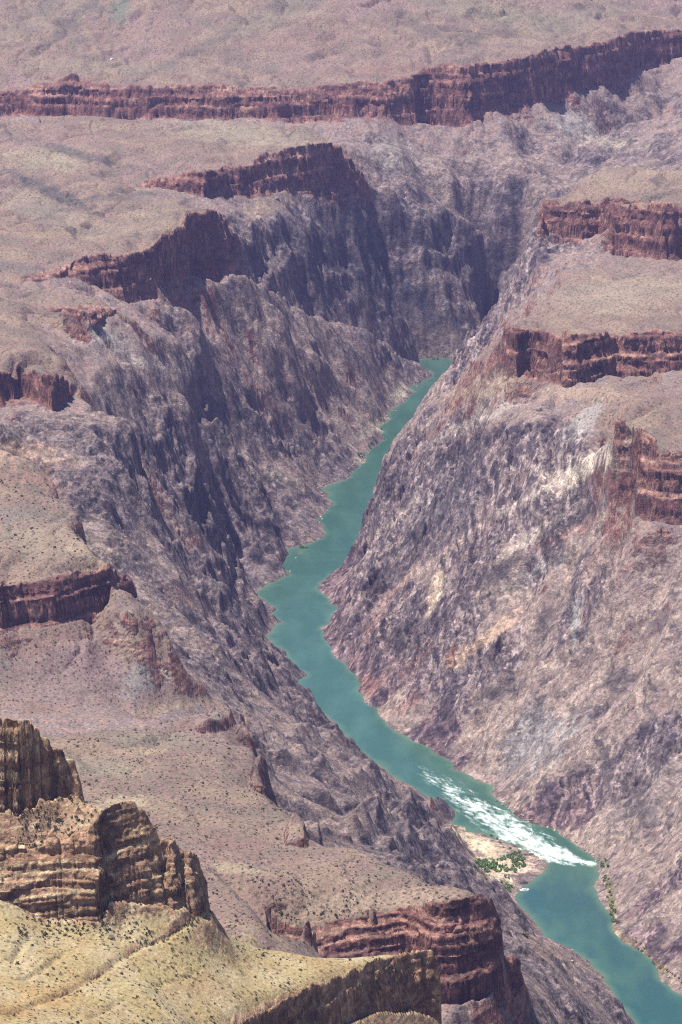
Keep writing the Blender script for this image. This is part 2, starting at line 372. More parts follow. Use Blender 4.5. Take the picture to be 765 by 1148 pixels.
_rv = [(H / ray(*p)[1], ray(*p)[0] * H / ray(*p)[1]) for p in MIDRIVER]; _rv.sort()
RIVY = np.array([q[0] for q in _rv]); RIVX = np.array([q[1] for q in _rv])
def rocky(x, y, z):
    px, py = project(x, y, z)
    m = .25 + .75 * noise(x / 130, y / 130, 90) + .45 * noise(x / 45, y / 45, 91)
    for cx, cy, rx, ry_, ang, k in ROCKY_DEFS:
        ca_, sa_ = math.cos(math.radians(ang)), math.sin(math.radians(ang))
        u = ((px - cx) * ca_ + (py - cy) * sa_) / rx; v = (-(px - cx) * sa_ + (py - cy) * ca_) / ry_
        m = m + k * np.exp(-(u * u + v * v))
    return sstep(-.25, .55, m)
ROCKY_DEFS = [(530,540,110,60,-35,.8), (430,690,60,80,-60,.9), (500,720,70,40,-35,.4), (640,800,110,70,-40,-.9), (720,640,70,60,-40,-.7), (720,980,80,70,-50,-.5), (580,870,60,30,-40,-.9), (600,440,80,22,-8,-.9),
    (170,520,60,70,40,.6), (280,590,50,60,60,.7), (400,280,110,60,20,.4), (140,700,50,50,20,-.8), (120,400,70,40,20,-.7), (180,470,40,40,0,-.2), (300,385,120,48,36,-1.0), (130,410,60,40,25,-.5), (400,450,40,26,-20,-.4), (430,180,60,30,10,-.8), (600,180,60,40,0,-.6), (400,860,70,60,40,-.25), (450,930,50,40,40,-.2), (330,530,30,16,30,-.9), (420,470,50,16,-30,-.6), (640,1100,60,40,20,-.3)]
def bed_table(lo_t, hi_t, seed):
    r = np.random.default_rng(seed); zt = []; of = []; z = -60.0
    while z < 1000:
        t = r.uniform(lo_t, hi_t) * r.choice([.5, 1, 1.6]); k = r.uniform(.35, 1.0)
        f = np.linspace(0, 1, 12, endpoint=False)
        w = r.uniform(.25, .6)
        zt += list(z + f * t); of += list((np.clip((f - (1 - w)) / w, 0, 1) - f) * t * k); z += t
    return np.array(zt), np.array(of)
BEDZ_BIG, BEDO_BIG = bed_table(22, 48, 9); BEDZ, BEDO = bed_table(5, 16, 3); BEDZ_NEAR, BEDO_NEAR = bed_table(2.0, 7.5, 4)
def crag_iso(x, y, wl, seed, t=.05, e=.10):
    n = noise(x / wl, y / wl, seed) + .35 * noise(x / wl * 2.7, y / wl * 2.7, seed + .3)
    return sstep(t - e, t + e, n) - .45
# ------------------------------------------------------------------ the ground height
def ground(x, y, full=True):
    s = np.clip(y / 4500, .38, 1.25)
    near = sstep(2350, 2150, y)
    # ragged cliff edges: shift the place the smooth ground is read from
    k = s * (1 - .75 * near)
    wx = k * (13 * noise(x / 95, y / 95, 1) + 5.5 * noise(x / 37, y / 37, 2) + 1.5 * noise(x / 15, y / 15, 3))
    wy = k * (13 * noise(x / 95, y / 95, 4) + 6 * noise(x / 37, y / 37, 5) + 1.6 * noise(x / 15, y / 15, 6))
    if full:
        wx = wx + k * .9 * noise(x / 6.5, y / 6.5, 7); wy = wy + k * .9 * noise(x / 6.5, y / 6.5, 8)
    zb, g, c, dx, dy, cw = samp((RZ, RG, RC, RDX, RDY, RW), x + wx, y + wy)
    # gorge relief: ribs on the left bank run down the fall line, on the right bank along the dipping foliation
    right = (x > np.interp(y, RIVY, RIVX)) & (y < 6330)
    th = np.where(right, .8, .32); ch, sh = np.cos(th), np.sin(th)
    X = np.where(right, (.69 * x + .66 * y) / 2.6, (x * ch + y * sh) / 2.0); Y = np.where(right, (.24 * x - .7 * y + zb) * 1.1, -x * sh + y * ch)
    qx = X + 8 * noise(x / 50, y / 50, 20); qy = Y + 10 * noise(x / 60, y / 60, 21)
    M = rocky(x, y, zb)
    def rdg(wl, seed): return .5 - np.abs(noise(qx / wl, qy / wl, seed)) * 1.3
    def crag(wl, seed, t=.08, e=.22):
        n = noise(qx / wl, qy / wl, seed) + .35 * noise(x / wl * 2.7, y / wl * 2.7, seed + .3)
        return sstep(t - e, t + e, n) - .45
    R = np.where(right, 16, 13) * (.5 + .5 * M) * rdg(np.where(right, 80, 115), 30) + (3 + 5 * M) * rdg(42, 31) + 8.5 * M * crag(38, 32) + (.6 + 4.4 * M) * crag(17, 33)
    R = R + (.4 + 2.4 * M) * crag(9, 34)
    if full: R = R + (.3 + 1.3 * M) * crag(4.6, 35) + .6 * noise(x / 3.4, y / 3.4, 36) + .3 * noise(x / 1.7, y / 1.7, 37)
    gw = sstep(.22, .85, g + .22 * noise(x / 60, y / 60, 40))
    shore = .12 + .88 * sstep(1, 45, zb)
    zw = zb + 16 * noise(x / 140, y / 140, 47) + 6 * noise(x / 45, y / 45, 48)
    R = R + np.where(right, .25, .95) * np.interp(zw, BEDZ_BIG, BEDO_BIG) * sstep(-.35, .25, noise(x / 170, y / 170, 49)) * (.2 + .8 * M) + np.where(right, 5, 12) * (.25 + .75 * M) * crag_iso(x, y, 90, 46)
    R = R * (1 - .5 * sstep(5850, 6300, y))
    z = zb + gw * R * shore * (1 - .5 * c) * np.clip(s, .6, 1.15)
    U = 3.0 * noise(x / 150, y / 150, 50) + 1.6 * noise(x / 55, y / 55, 51) + .7 * noise(x / 18, y / 18, 52)
    if full: U = U + .5 * noise(x / 6, y / 6, 53) + .3 * noise(x / 2.5, y / 2.5, 54)
    dn = 1 - np.abs(noise(x / 170 + .35 * noise(x / 60, y / 60, 56), y / 260, 55))
    dn2 = 1 - np.abs(noise(x / 60 + .3 * noise(x / 25, y / 25, 58), y / 110, 57))
    U = U * (1.15 - .35 * sstep(4500, 6000, y)) - 9.0 * np.clip(dn - .72, 0, 1) / .28 * (1 - near) - 3.0 * np.clip(dn2 - .75, 0, 1) / .25
    z = z + (1 - gw) * U * s * (1 - .6 * c)
    z = z + ridge_sum(x + .5 * wx, y + .5 * wy) * (.75 + .5 * noise(x / 18, y / 18, 60))
    blocks = crag_iso(x, y, 26, 64) * 6 + crag_iso(x, y, 11, 65) * 3.4 + crag_iso(x, y, 5, 66) * 1.6
    z = z + cw * s * 1.25 * blocks * (.4 + .45 * near)
    # bedding steps near the rims and on the cliffs
    zq = z + 3.0 * noise(x / 80, y / 80, 61) + .8 * noise(x / 14, y / 14, 62)
    st = np.interp(zq, BEDZ, BEDO) * (1 - near) + np.interp(zq, BEDZ_NEAR, BEDO_NEAR) * near
    lw = np.clip(c + .15 * sstep(.45, .9, np.hypot(dx, dy)) * sstep(.3, .05, g) * (1 - near), 0, 1)
    z = z + st * lw
    return z, g, gw, c, dx, dy, zb

def chunked(fn, x, y, *args):
    n = len(x); parts = max(1, n // 120000)
    cuts = np.linspace(0, n, parts + 1).astype(int)
    with ThreadPoolExecutor(4) as ex:
        res = list(ex.map(lambda q: fn(x[q[0]:q[1]], y[q[0]:q[1]], *args), zip(cuts[:-1], cuts[1:])))
    return [np.concatenate(r) for r in zip(*res)]

# ------------------------------------------------------------------ adaptive mesh
ROWS = 1350
STEP = 1.1
cols = np.concatenate([np.array([-1500, -900, -500, -300, -180, -120, -95, -75, -58.]), np.arange(-45, 811, STEP), np.array([823, 840, 862, 900, 980, 1150, 1400, 1800, 2300.])])
ca = (cols - CX) / FPX
NC = len(cols)
rv = np.concatenate([np.linspace(1 / 1500., 1 / 8200., ROWS), 1 / np.array([8400., 8700, 9100, 9600, 9990])])
NR = len(rv); ry = 1 / rv
gx = (ca[:, None] * ry[None, :]).ravel(); gy = np.broadcast_to(ry[None, :], (NC, NR)).ravel().copy()
z1 = chunked(lambda a, b: (ground(a, b, False)[0],), gx, gy)[0].reshape(NC, NR)
log('pass 1', z1.shape)
ppx, ppy = project(gx.reshape(NC, NR), gy.reshape(NC, NR), z1)
seg = ppy[:, :-1] - ppy[:, 1:]                      # >0 : faces the camera
k = np.clip(np.ceil(seg / 1.25), 1, 14).astype(int)
kk = k.copy()
kk[1:] = np.maximum(kk[1:], k[:-1] // 2); kk[:-1] = np.maximum(kk[:-1], k[1:] // 2)
kk[cols < -50] = 1; kk[cols > 815] = 1
k = kk                                              # sub-steps per column edge
cnt = np.concatenate([k, np.ones((NC, 1), int)], axis=1)
start = np.concatenate([[0], np.cumsum(cnt.ravel())[:-1]]).reshape(NC, NR)
NVERT = int(cnt.sum())
owner = np.repeat(np.arange(NC * NR), cnt.ravel())
sub = np.arange(NVERT) - start.ravel()[owner]
frac = sub / cnt.ravel()[owner]
ci = owner // NR; ri = owner % NR
v_all = rv[ri] + frac * (rv[np.minimum(ri + 1, NR - 1)] - rv[ri])
VY = 1 / v_all; VX = ca[ci] * VY
log('verts', NVERT)
VZ, VG, VGW, VC, VDX, VDY, VZB = chunked(ground, VX, VY)
log('heights')

# faces
quads = []; tris = []
for ka in range(1, 15):
    for kb in range(1, 15):
        cc, rr = np.nonzero((k[:-1] == ka) & (k[1:] == kb))
        if not len(cc): continue
        a0 = start[cc, rr]; b0 = start[cc + 1, rr]
        an = start[cc, rr + 1]; bn = start[cc + 1, rr + 1]
        av = lambda i: an if i == ka else a0 + i
        bv = lambda i: bn if i == kb else b0 + i
        if ka == kb:
            for i in range(ka): quads.append(np.stack([av(i), bv(i), bv(i + 1), av(i + 1)], 1))
        else:
            i = j = 0
            while i < ka or j < kb:
                if j >= kb or (i < ka and (i + 1) / ka <= (j + 1) / kb):
                    tris.append(np.stack([av(i), bv(j), av(i + 1)], 1)); i += 1
                else:
                    tris.append(np.stack([av(i), bv(j), bv(j + 1)], 1)); j += 1
quads = np.concatenate(quads); tris = np.concatenate(tris)
log('faces', len(quads), len(tris))

# ------------------------------------------------------------------ weathering of the cliff faces (moves the vertices sideways)
dn = np.hypot(VDX, VDY) + 1e-6
ox, oy = VDX / dn, VDY / dn
sc = np.clip(VY / 4500, .38, 1.25)
near_v = sstep(2350, 2150, VY)
zz = VZ + (2.0 - 1.3 * near_v) * noise(VX / 60, VY / 60, 70) + (.5 - .3 * near_v) * noise(VX / 9, VY / 9, 69)
lat_ = (VX + .4 * VY) / 160
def beds(wl, seed): return noise(zz / (wl * sc), lat_, seed)
bedm = .45 + .9 * sstep(-.4, .5, noise(VX / 38 / sc, VY / 38 / sc, 78) + .5 * noise(zz / 14 / sc, lat_, 79))
bed = (2.6 * beds(9, 71) + 1.8 * beds(4.2, 72) + .9 * beds(2.1, 73)) * bedm + 1.4 * noise(VX / 7 / sc, VZ / 5 / sc, 80) + 1.0 * noise(VY / 6 / sc, VZ / 4 / sc, 81)
def joint(wl, seed, wd): return sstep(wd, 0, np.abs(noise(VX / (wl * sc) + zz / 150, VY / (wl * sc), seed)))
jm = sstep(-.3, .5, noise(VX / 45 / sc, VY / 45 / sc + VZ / 60, 77))
jx = 4.0 * joint(38, 74, .12) * jm + 1.3 * joint(13, 75, .13) * jm
off = (bed * 1.15 - jx * (1 + .5 * near_v)) * VC * sc
VX = VX + ox * off; VY = VY + oy * off
PXV, PYV = project(VX, VY, VZ)
log('weathered')

# ------------------------------------------------------------------ colours of the rock and soil
def c3(*c): return np.array(c, F32)
def mix(a, b, w): return a + (b - a) * w[:, None]
n1 = lambda wl, sd: noise(VX / wl, VY / wl, sd)
nz = lambda wl, sd: .5 * noise(VX / wl, VZ / wl, sd) + .5 * noise(VY / wl, VZ / wl, sd + .5)
N200, N60, N25, N9, N4, N2 = n1(200, 101), n1(60, 102), n1(25, 103), n1(9, 104), n1(4, 105), n1(2.1, 106)
soil = mix(np.tile(c3(.192, .130, .108), (NVERT, 1)), c3(.232, .166, .122), sstep(-.3, .6, N60 + .5 * N25))
soil = mix(soil, c3(.215, .145, .128), sstep(.05, .7, N200 + .5 * N25))
soil = mix(soil, c3(.145, .122, .096), .7 * sstep(.1, .7, -N60 + .6 * N9))
veg = sstep(.12, .5, N4 + .5 * N2 + .2 * N25)
soil = mix(soil, c3(.100, .090, .068), .55 * veg)
# loose slopes under the cliffs
talus = mix(np.tile(c3(.235, .160, .138), (NVERT, 1)), c3(.185, .140, .132), sstep(-.3, .4, N25 + .5 * N9))
talus = mix(talus, c3(.13, .11, .115), .6 * sstep(.15, .55, N4 + .4 * N9))
talus = mix(talus, c3(.36, .29, .24), .5 * sstep(.25, .6, n1(5, 107)))
# schist and its veins
th = .32
RIGHT = (VX > np.interp(VY, RIVY, RIVX)) & (VY < 6330)
th = np.where(RIGHT, .8, .32); ch, sh = np.cos(th), np.sin(th)
FX = np.where(RIGHT, .69 * VX + .66 * VY, VX * ch + VY * sh) / 2.0 + 9 * N60 + 3 * N9; FY = np.where(RIGHT, (.24 * VX - .7 * VY + VZ) * .9, -VX * sh + VY * ch) + 7 * N25 + 3 * N9 + 6 * N60
vein = np.abs(noise(FX / 16, FY / 9 + VZ / 14, 110)); vein2 = noise(FX / 7, FY / 4 + VZ / 6 * (1 - RIGHT), 111)
RT = RIGHT.astype(F32)
MR = rocky(VX, VY, VZ)
schist = mix(np.tile(c3(.175, .145, .148), (NVERT, 1)), c3(.310, .245, .225), sstep(-.3, .4, N25 + .6 * N9))
schist = mix(schist, c3(.340, .245, .215), .6 * RT * sstep(-.4, .4, N60 + .6 * N25 + .3))
schist = mix(schist, c3(.065, .058, .075), .85 * sstep(.05, .45, nz(7, 112) + .4 * N4 + .25 * vein2))
schist = mix(schist, c3(.44, .375, .335), .55 * sstep(.2, .45, vein2) * sstep(-.3, .3, N60 + .15))
schist = mix(schist, c3(.07, .06, .08), .75 * RT * sstep(.12, .38, -vein2))
schist = mix(schist, c3(.36, .20, .14), .7 * sstep(.07, .02, vein) * sstep(-.1, .4, N60))
scree = mix(np.tile(c3(.305, .228, .205), (NVERT, 1)), c3(.390, .290, .245), sstep(-.3, .4, N25 + .4 * N60))
scree = mix(scree, c3(.17, .14, .14), .6 * sstep(.1, .5, N4 + .5 * N9))
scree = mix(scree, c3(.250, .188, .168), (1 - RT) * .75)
OUT = noise(FX / 19, FY / 15, 140) + .6 * noise(VX / 9, VY / 11 + VZ / 9, 141) + .35 * noise(VX / 4 + VZ / 5, VY / 5, 142)
dark = mix(np.tile(c3(.085, .072, .085), (NVERT, 1)), c3(.155, .125, .125), sstep(-.2, .4, noise(FX / 5, FY / 4, 143)))
schist = mix(schist, dark, .85 * sstep(.02, .14, OUT - .05) * (.45 + .55 * RT))
scree = mix(scree, dark, .8 * sstep(.02, .12, OUT - .42))
STR = noise(FX / 22, FY / 9, 150) + .6 * noise(FX / 9, FY / 4.4, 151) + .5 * noise(VX / 6, VY / 6 + VZ / 5, 152) + .35 * N200
sm_ = RT * sstep(.25, .8, MR + .3 + .5 * N60)
schist = mix(schist, c3(.50, .405, .36), .8 * sm_ * sstep(.34, .50, STR))
schist = mix(schist, c3(.075, .062, .078), .85 * sm_ * sstep(.20, .36, -STR))
scree = mix(scree, c3(.52, .40, .33), .5 * RT * sstep(.3, .55, STR))
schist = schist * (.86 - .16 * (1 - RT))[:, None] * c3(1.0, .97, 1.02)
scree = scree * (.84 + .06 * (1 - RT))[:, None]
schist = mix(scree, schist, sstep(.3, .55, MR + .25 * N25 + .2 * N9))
# banded cliffs
band = noise(zz / (5 * sc), lat_ + 7, 120) + .6 * noise(zz / (2.0 * sc), lat_ * 1.7 + 2, 121) - .45 * joint(12, 75, .13) * jm + .5 * noise(VX / 9 / sc, VZ / 6 / sc, 82)
rock = mix(np.tile(c3(.190, .100, .085), (NVERT, 1)), c3(.380, .235, .180), sstep(-.1, .7, band))
rock = mix(rock, c3(.075, .042, .046), .8 * sstep(.10, .32, noise(zz / (2.6 * sc), lat_ * 2.2 + 5, 127) + .35 * noise(zz / (7 * sc), lat_ * 3, 128)))
rock = mix(rock, c3(.095, .052, .052), .55 * sstep(.2, .6, nz(16, 122) + .4 * nz(6, 123)))
rock = mix(rock, c3(.36, .26, .20), .6 * sstep(.3, .7, nz(8, 124)))
near = sstep(2350, 2150, VY)
nrock = mix(np.tile(c3(.310, .190, .125), (NVERT, 1)), c3(.520, .400, .250), sstep(-.1, .6, band))
nrock = mix(nrock, c3(.20, .115, .08), .55 * sstep(.15, .6, nz(6, 125) + .4 * nz(2.5, 126)))
nsoil = mix(np.tile(c3(.325, .245, .125), (NVERT, 1)), c3(.370, .290, .175), sstep(-.3, .5, N25))
nsoil = mix(nsoil, c3(.30, .195, .10), .6 * sstep(.2, .6, N60 + .4 * N9))
nsoil = mix(nsoil, c3(.25, .225, .12), .4 * sstep(.05, .5, N9 + .5 * N2))
rock = mix(rock, nrock, near); rock = rock * c3(1.08, .96, .94); soil = mix(soil, nsoil, near)

gz = VGW
col = mix(soil, talus, sstep(.08, .35, VG + .1 * N25) * (1 - near))
sw = sstep(.35, .75, gz + .35 * N25 + .25 * N9)
# actual steepness of the finished ground, from the mesh itself
fa, fb, fc = quads[:, 0], quads[:, 1], quads[:, 3]
e1 = np.stack([VX[fb] - VX[fa], VY[fb] - VY[fa], VZ[fb] - VZ[fa]], 1); e2 = np.stack([VX[fc] - VX[fa], VY[fc] - VY[fa], VZ[fc] - VZ[fa]], 1)
fn = np.cross(e1, e2); nz_ = np.abs(fn[:, 2]) / (np.linalg.norm(fn, axis=1) + 1e-9)
steep = np.full(NVERT, .8, F32); steep[fa] = nz_; steep[fb] = np.minimum(steep[fb], nz_)
flat = sstep(.62, .86, steep)
col = mix(col, rock, sstep(.62, .42, steep) * (1 - sw))
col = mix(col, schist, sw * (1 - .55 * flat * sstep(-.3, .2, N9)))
col = mix(col, nrock, near * sstep(.72, .5, steep))
col = mix(col, rock, np.clip(sstep(.15, .6, VC + .15 * N9) * (1 - .7 * sstep(.75, .95, steep)), 0, 1))
# tints: places whose rock or soil has a colour of its own, plus painted shade on the rim outcrops (photograph pixel, radii, tilt, colour, strength)
TINTS = []
def tint(px, py, rx, ry, ang, c, w): TINTS.append((px, py, rx, ry, math.radians(ang), c3(*c), w))
TAN, PINK, GREY, CREAM, RED = (.37,.30,.21), (.30,.20,.17), (.24,.225,.22), (.47,.40,.32), (.33,.15,.105)
# far slopes
tint(60,15,120,22,-20,(.26,.22,.17),.5); tint(135,10,16,14,-60,(.20,.23,.17),.7); tint(300,20,90,20,-25,(.27,.24,.18),.5); tint(330,45,90,12,-5,(.30,.19,.16),.5)
tint(560,15,110,16,10,(.27,.25,.17),.5); tint(650,20,90,16,-20,(.27,.23,.18),.5); tint(430,78,70,7,-4,(.29,.17,.14),.5); tint(120,75,110,8,0,(.33,.28,.20),.5)
# platform on the left
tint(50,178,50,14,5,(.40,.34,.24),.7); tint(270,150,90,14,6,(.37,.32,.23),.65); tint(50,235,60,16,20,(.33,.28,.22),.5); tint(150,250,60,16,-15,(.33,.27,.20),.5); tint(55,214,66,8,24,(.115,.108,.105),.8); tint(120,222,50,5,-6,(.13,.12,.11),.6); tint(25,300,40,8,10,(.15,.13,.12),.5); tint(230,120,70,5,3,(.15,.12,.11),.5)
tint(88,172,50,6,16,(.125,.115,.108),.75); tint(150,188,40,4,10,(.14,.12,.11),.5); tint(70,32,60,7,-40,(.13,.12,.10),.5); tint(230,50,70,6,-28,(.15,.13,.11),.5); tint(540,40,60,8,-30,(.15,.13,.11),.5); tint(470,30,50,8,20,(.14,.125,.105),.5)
tint(300,232,40,12,-12,(.40,.29,.20),.7); tint(375,235,22,6,10,(.36,.28,.2),.5)
# dark schist walls
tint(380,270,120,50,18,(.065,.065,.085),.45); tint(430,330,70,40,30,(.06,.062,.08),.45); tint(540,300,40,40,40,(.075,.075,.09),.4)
# pale scree on the far wall
tint(645,140,30,18,20,(.34,.31,.29),.7); tint(440,175,40,22,15,(.31,.27,.24),.6); tint(560,180,40,16,-20,(.29,.22,.19),.5); tint(720,100,50,22,-15,(.28,.21,.19),.5); tint(690,160,40,8,5,(.36,.30,.24),.6)
# right bank
tint(700,330,90,22,-5,(.35,.28,.215),.6); tint(720,195,70,12,-5,(.33,.25,.19),.5); tint(560,430,60,16,-15,(.40,.30,.22),.7); tint(640,440,60,10,0,(.37,.27,.20),.7)
tint(648,528,62,14,-32,(.58,.48,.39),.95); tint(690,520,14,22,10,CREAM,.6); tint(655,475,30,14,-50,(.40,.37,.35),.6); tint(690,620,60,16,-40,(.37,.27,.22),.5)
tint(489,665,8,27,18,(.66,.52,.39),.95); tint(505,738,5,16,10,(.34,.17,.12),.7); tint(545,715,50,9,-38,(.50,.35,.26),.85); tint(470,640,70,5,-36,(.46,.36,.30),.7); tint(600,600,70,6,-33,(.48,.39,.33),.7); tint(540,470,70,7,-24,(.46,.38,.33),.7); tint(450,575,50,5,-40,(.45,.36,.31),.7); tint(590,560,60,5,-30,(.50,.41,.35),.7); tint(430,760,40,5,-50,(.44,.30,.25),.6); tint(440,665,40,6,-45,(.33,.20,.16),.5); tint(420,700,26,5,-50,(.32,.19,.15),.5)
tint(470,740,26,6,-50,(.33,.2,.16),.5); tint(455,790,45,6,-35,(.36,.22,.18),.6); tint(415,770,18,14,60,(.32,.17,.13),.6); tint(600,830,50,34,-35,(.235,.215,.215),.8); tint(640,820,22,10,-20,(.30,.27,.26),.7)
tint(645,690,6,30,5,(.36,.36,.34),.7); tint(720,640,60,40,-40,(.30,.22,.20),.5); tint(720,880,60,50,-50,(.25,.205,.20),.5); tint(500,560,60,40,-30,(.19,.17,.185),.3); tint(600,640,40,10,-30,(.36,.33,.31),.4)
tint(630,600,60,8,-28,(.30,.16,.13),.4)
# left gorge
tint(130,385,60,10,30,(.34,.33,.31),.8); tint(190,410,50,8,10,(.36,.34,.29),.6); tint(150,395,50,10,20,(.28,.19,.17),.5); tint(200,400,60,26,40,(.27,.2,.185),.3)
tint(20,505,55,16,8,(.40,.27,.20),.75); tint(50,540,30,14,30,(.36,.22,.165),.6); tint(60,610,80,20,5,(.35,.275,.20),.6); tint(20,578,50,10,8,(.2,.19,.165),.5)
tint(40,720,70,14,-5,(.31,.2,.16),.5); tint(100,745,50,26,10,(.245,.165,.17),.6); tint(60,770,60,20,0,(.24,.175,.16),.5); tint(155,765,26,18,-20,(.29,.27,.25),.7); tint(185,755,8,3,30,(.55,.45,.36),.9); tint(145,720,16,20,20,(.34,.25,.185),.6)
tint(200,792,60,5,-8,(.34,.27,.18),.45); tint(205,665,26,16,40,(.31,.17,.14),.5)
tint(420,480,40,6,-30,(.45,.38,.29),.7); tint(450,440,14,8,-40,(.5,.43,.33),.8); tint(408,515,14,6,-20,(.5,.43,.33),.8); tint(310,535,30,8,20,(.30,.26,.2),.6); tint(334,630,8,8,0,(.45,.41,.36),.8)
# near platform
tint(170,830,60,10,4,(.215,.205,.15),.5); tint(160,842,26,6,-3,(.43,.33,.21),.6); tint(110,860,60,12,6,(.22,.21,.15),.5); tint(260,950,60,14,4,(.27,.17,.14),.5); tint(270,975,50,5,5,(.38,.33,.21),.5); tint(300,925,60,12,8,(.29,.21,.16),.5)
tint(420,1010,80,14,-5,(.37,.28,.21),.6)
# foreground
tint(200,1085,120,16,-20,(.34,.285,.14),.4); tint(40,1120,60,18,-10,(.34,.22,.10),.6); tint(20,1060,30,16,0,(.27,.23,.14),.5); tint(130,905,40,12,-10,(.44,.37,.24),.6); tint(60,925,60,6,-8,(.42,.36,.25),.6)
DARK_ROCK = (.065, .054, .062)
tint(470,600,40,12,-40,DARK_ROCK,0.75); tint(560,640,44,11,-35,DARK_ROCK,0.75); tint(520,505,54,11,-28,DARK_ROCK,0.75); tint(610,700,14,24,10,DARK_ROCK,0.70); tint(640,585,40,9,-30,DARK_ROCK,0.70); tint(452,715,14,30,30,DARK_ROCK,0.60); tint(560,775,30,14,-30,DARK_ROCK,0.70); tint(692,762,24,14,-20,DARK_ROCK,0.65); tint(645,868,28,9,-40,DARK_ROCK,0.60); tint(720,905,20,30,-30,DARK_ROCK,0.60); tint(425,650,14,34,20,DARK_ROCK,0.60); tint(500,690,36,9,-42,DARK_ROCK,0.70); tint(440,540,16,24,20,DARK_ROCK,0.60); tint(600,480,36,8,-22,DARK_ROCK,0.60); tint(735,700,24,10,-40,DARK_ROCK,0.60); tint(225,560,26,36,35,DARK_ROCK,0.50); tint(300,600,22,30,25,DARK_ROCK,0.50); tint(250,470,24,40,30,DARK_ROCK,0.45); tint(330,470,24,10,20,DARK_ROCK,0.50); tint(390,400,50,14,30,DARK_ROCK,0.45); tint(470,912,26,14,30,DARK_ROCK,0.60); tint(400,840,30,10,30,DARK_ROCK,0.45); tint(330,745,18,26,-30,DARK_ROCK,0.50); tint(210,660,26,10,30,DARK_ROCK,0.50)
# shade-darkened rim outcrops, then the beach by the rapids
tint(264,826,22,13,20,(.115,.080,.072),.75); tint(293,852,12,12,60,(.115,.080,.072),.75); tint(310,897,16,9,30,(.115,.080,.072),.7); tint(362,940,24,9,0,(.11,.082,.08),.75)  # rim outcrops: dark rock, with shade of their right faces painted in
tint(528,938,26,10,35,(.56,.45,.32),1); tint(556,960,34,14,35,(.48,.39,.27),.95); tint(592,970,14,10,0,(.58,.45,.34),.9); tint(550,975,26,14,20,(.50,.41,.28),.8); tint(572,992,14,12,20,(.45,.36,.27),.7)
tint(610,1065,26,10,30,(.36,.25,.18),.5); tint(686,1010,5,28,-8,(.22,.215,.09),.7); tint(700,1052,20,6,30,(.34,.28,.15),.6); tint(740,1085,26,6,40,(.34,.28,.15),.6); tint(600,918,50,5,28,(.37,.27,.22),.6)
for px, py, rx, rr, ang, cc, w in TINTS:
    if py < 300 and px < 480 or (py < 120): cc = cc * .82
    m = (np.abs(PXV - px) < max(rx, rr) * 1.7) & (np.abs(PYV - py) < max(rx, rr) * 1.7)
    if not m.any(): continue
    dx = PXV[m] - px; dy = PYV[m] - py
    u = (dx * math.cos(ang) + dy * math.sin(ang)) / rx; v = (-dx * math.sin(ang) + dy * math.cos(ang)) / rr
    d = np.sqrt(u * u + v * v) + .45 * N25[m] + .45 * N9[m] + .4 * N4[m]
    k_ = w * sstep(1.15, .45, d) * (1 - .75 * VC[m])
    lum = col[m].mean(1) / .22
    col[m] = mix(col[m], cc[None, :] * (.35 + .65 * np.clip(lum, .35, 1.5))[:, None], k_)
_bt = ((VY < 2020) & (PXV < 240) & (PYV < np.interp(PXV, [-400, 0, 20, 40, 70, 108, 118, 136, 163, 190, 231, 233, 236], [1002, 1008, 1018, 1034, 1036, 1038, 1022, 1015, 1017, 1019, 1020, 1010, 0]))).astype(F32)
col = mix(col, nrock * 1.05, .7 * _bt)
col = mix(col, col * c3(.80, .72, .76), RT * sstep(70, 5, VZ) * sstep(.3, .6, MR) * (1 - near) * (1 - VC))
# wet dark line at the water
col *= (.86 + .2 * n1(1.3, 130) + .14 * N2 + .08 * N9)[:, None]
col = np.clip(col, .02, .75)
log('colours')

def set_props(o, label=None, cat=None, group=None, kind=None):
    for k_, v_ in (('label', label), ('category', cat), ('group', group), ('kind', kind)):
        if v_: o[k_] = v_
    return o

def make_mesh(name, verts, faces_list, colors=None, mat=None, smooth=True, extra=None, parent=None):
    """faces_list: list of int arrays (n, 3) or (n, 4)"""
    me = bpy.data.meshes.new(name)
    me.vertices.add(len(verts)); me.vertices.foreach_set('co', np.ascontiguousarray(verts, F32).ravel())
    nl = sum(f.size for f in faces_list); npoly = sum(len(f) for f in faces_list)
    me.loops.add(nl); me.polygons.add(npoly)
    me.loops.foreach_set('vertex_index', np.concatenate([f.ravel() for f in faces_list]).astype(np.int32))
    tot = np.concatenate([np.full(len(f), f.shape[1]) for f in faces_list])
    st = np.concatenate([[0], np.cumsum(tot)[:-1]]).astype(np.int32)
    me.polygons.foreach_set('loop_start', st)
    me.polygons.foreach_set('use_smooth', np.full(npoly, smooth, bool))
    me.update(calc_edges=True)
    if colors is not None:
        at = me.attributes.new('rock_colour', 'FLOAT_COLOR', 'POINT')
        at.data.foreach_set('color', np.concatenate([colors, np.ones((len(colors), 1))], 1).astype(F32).ravel())
    for n, arr in (extra or {}).items():
        at = me.attributes.new(n, 'FLOAT', 'POINT'); at.data.foreach_set('value', arr.astype(F32))
    o = bpy.data.objects.new(name, me); C.objects.link(o)
    if mat: me.materials.append(mat)
    if parent: o.parent = parent
    return o

def new_mat(name):
    m = bpy.data.materials.new(name); m.use_nodes = True
    nt = m.node_tree; b = nt.nodes['Principled BSDF']
    return m, nt, b, nt.nodes.new, nt.links.new

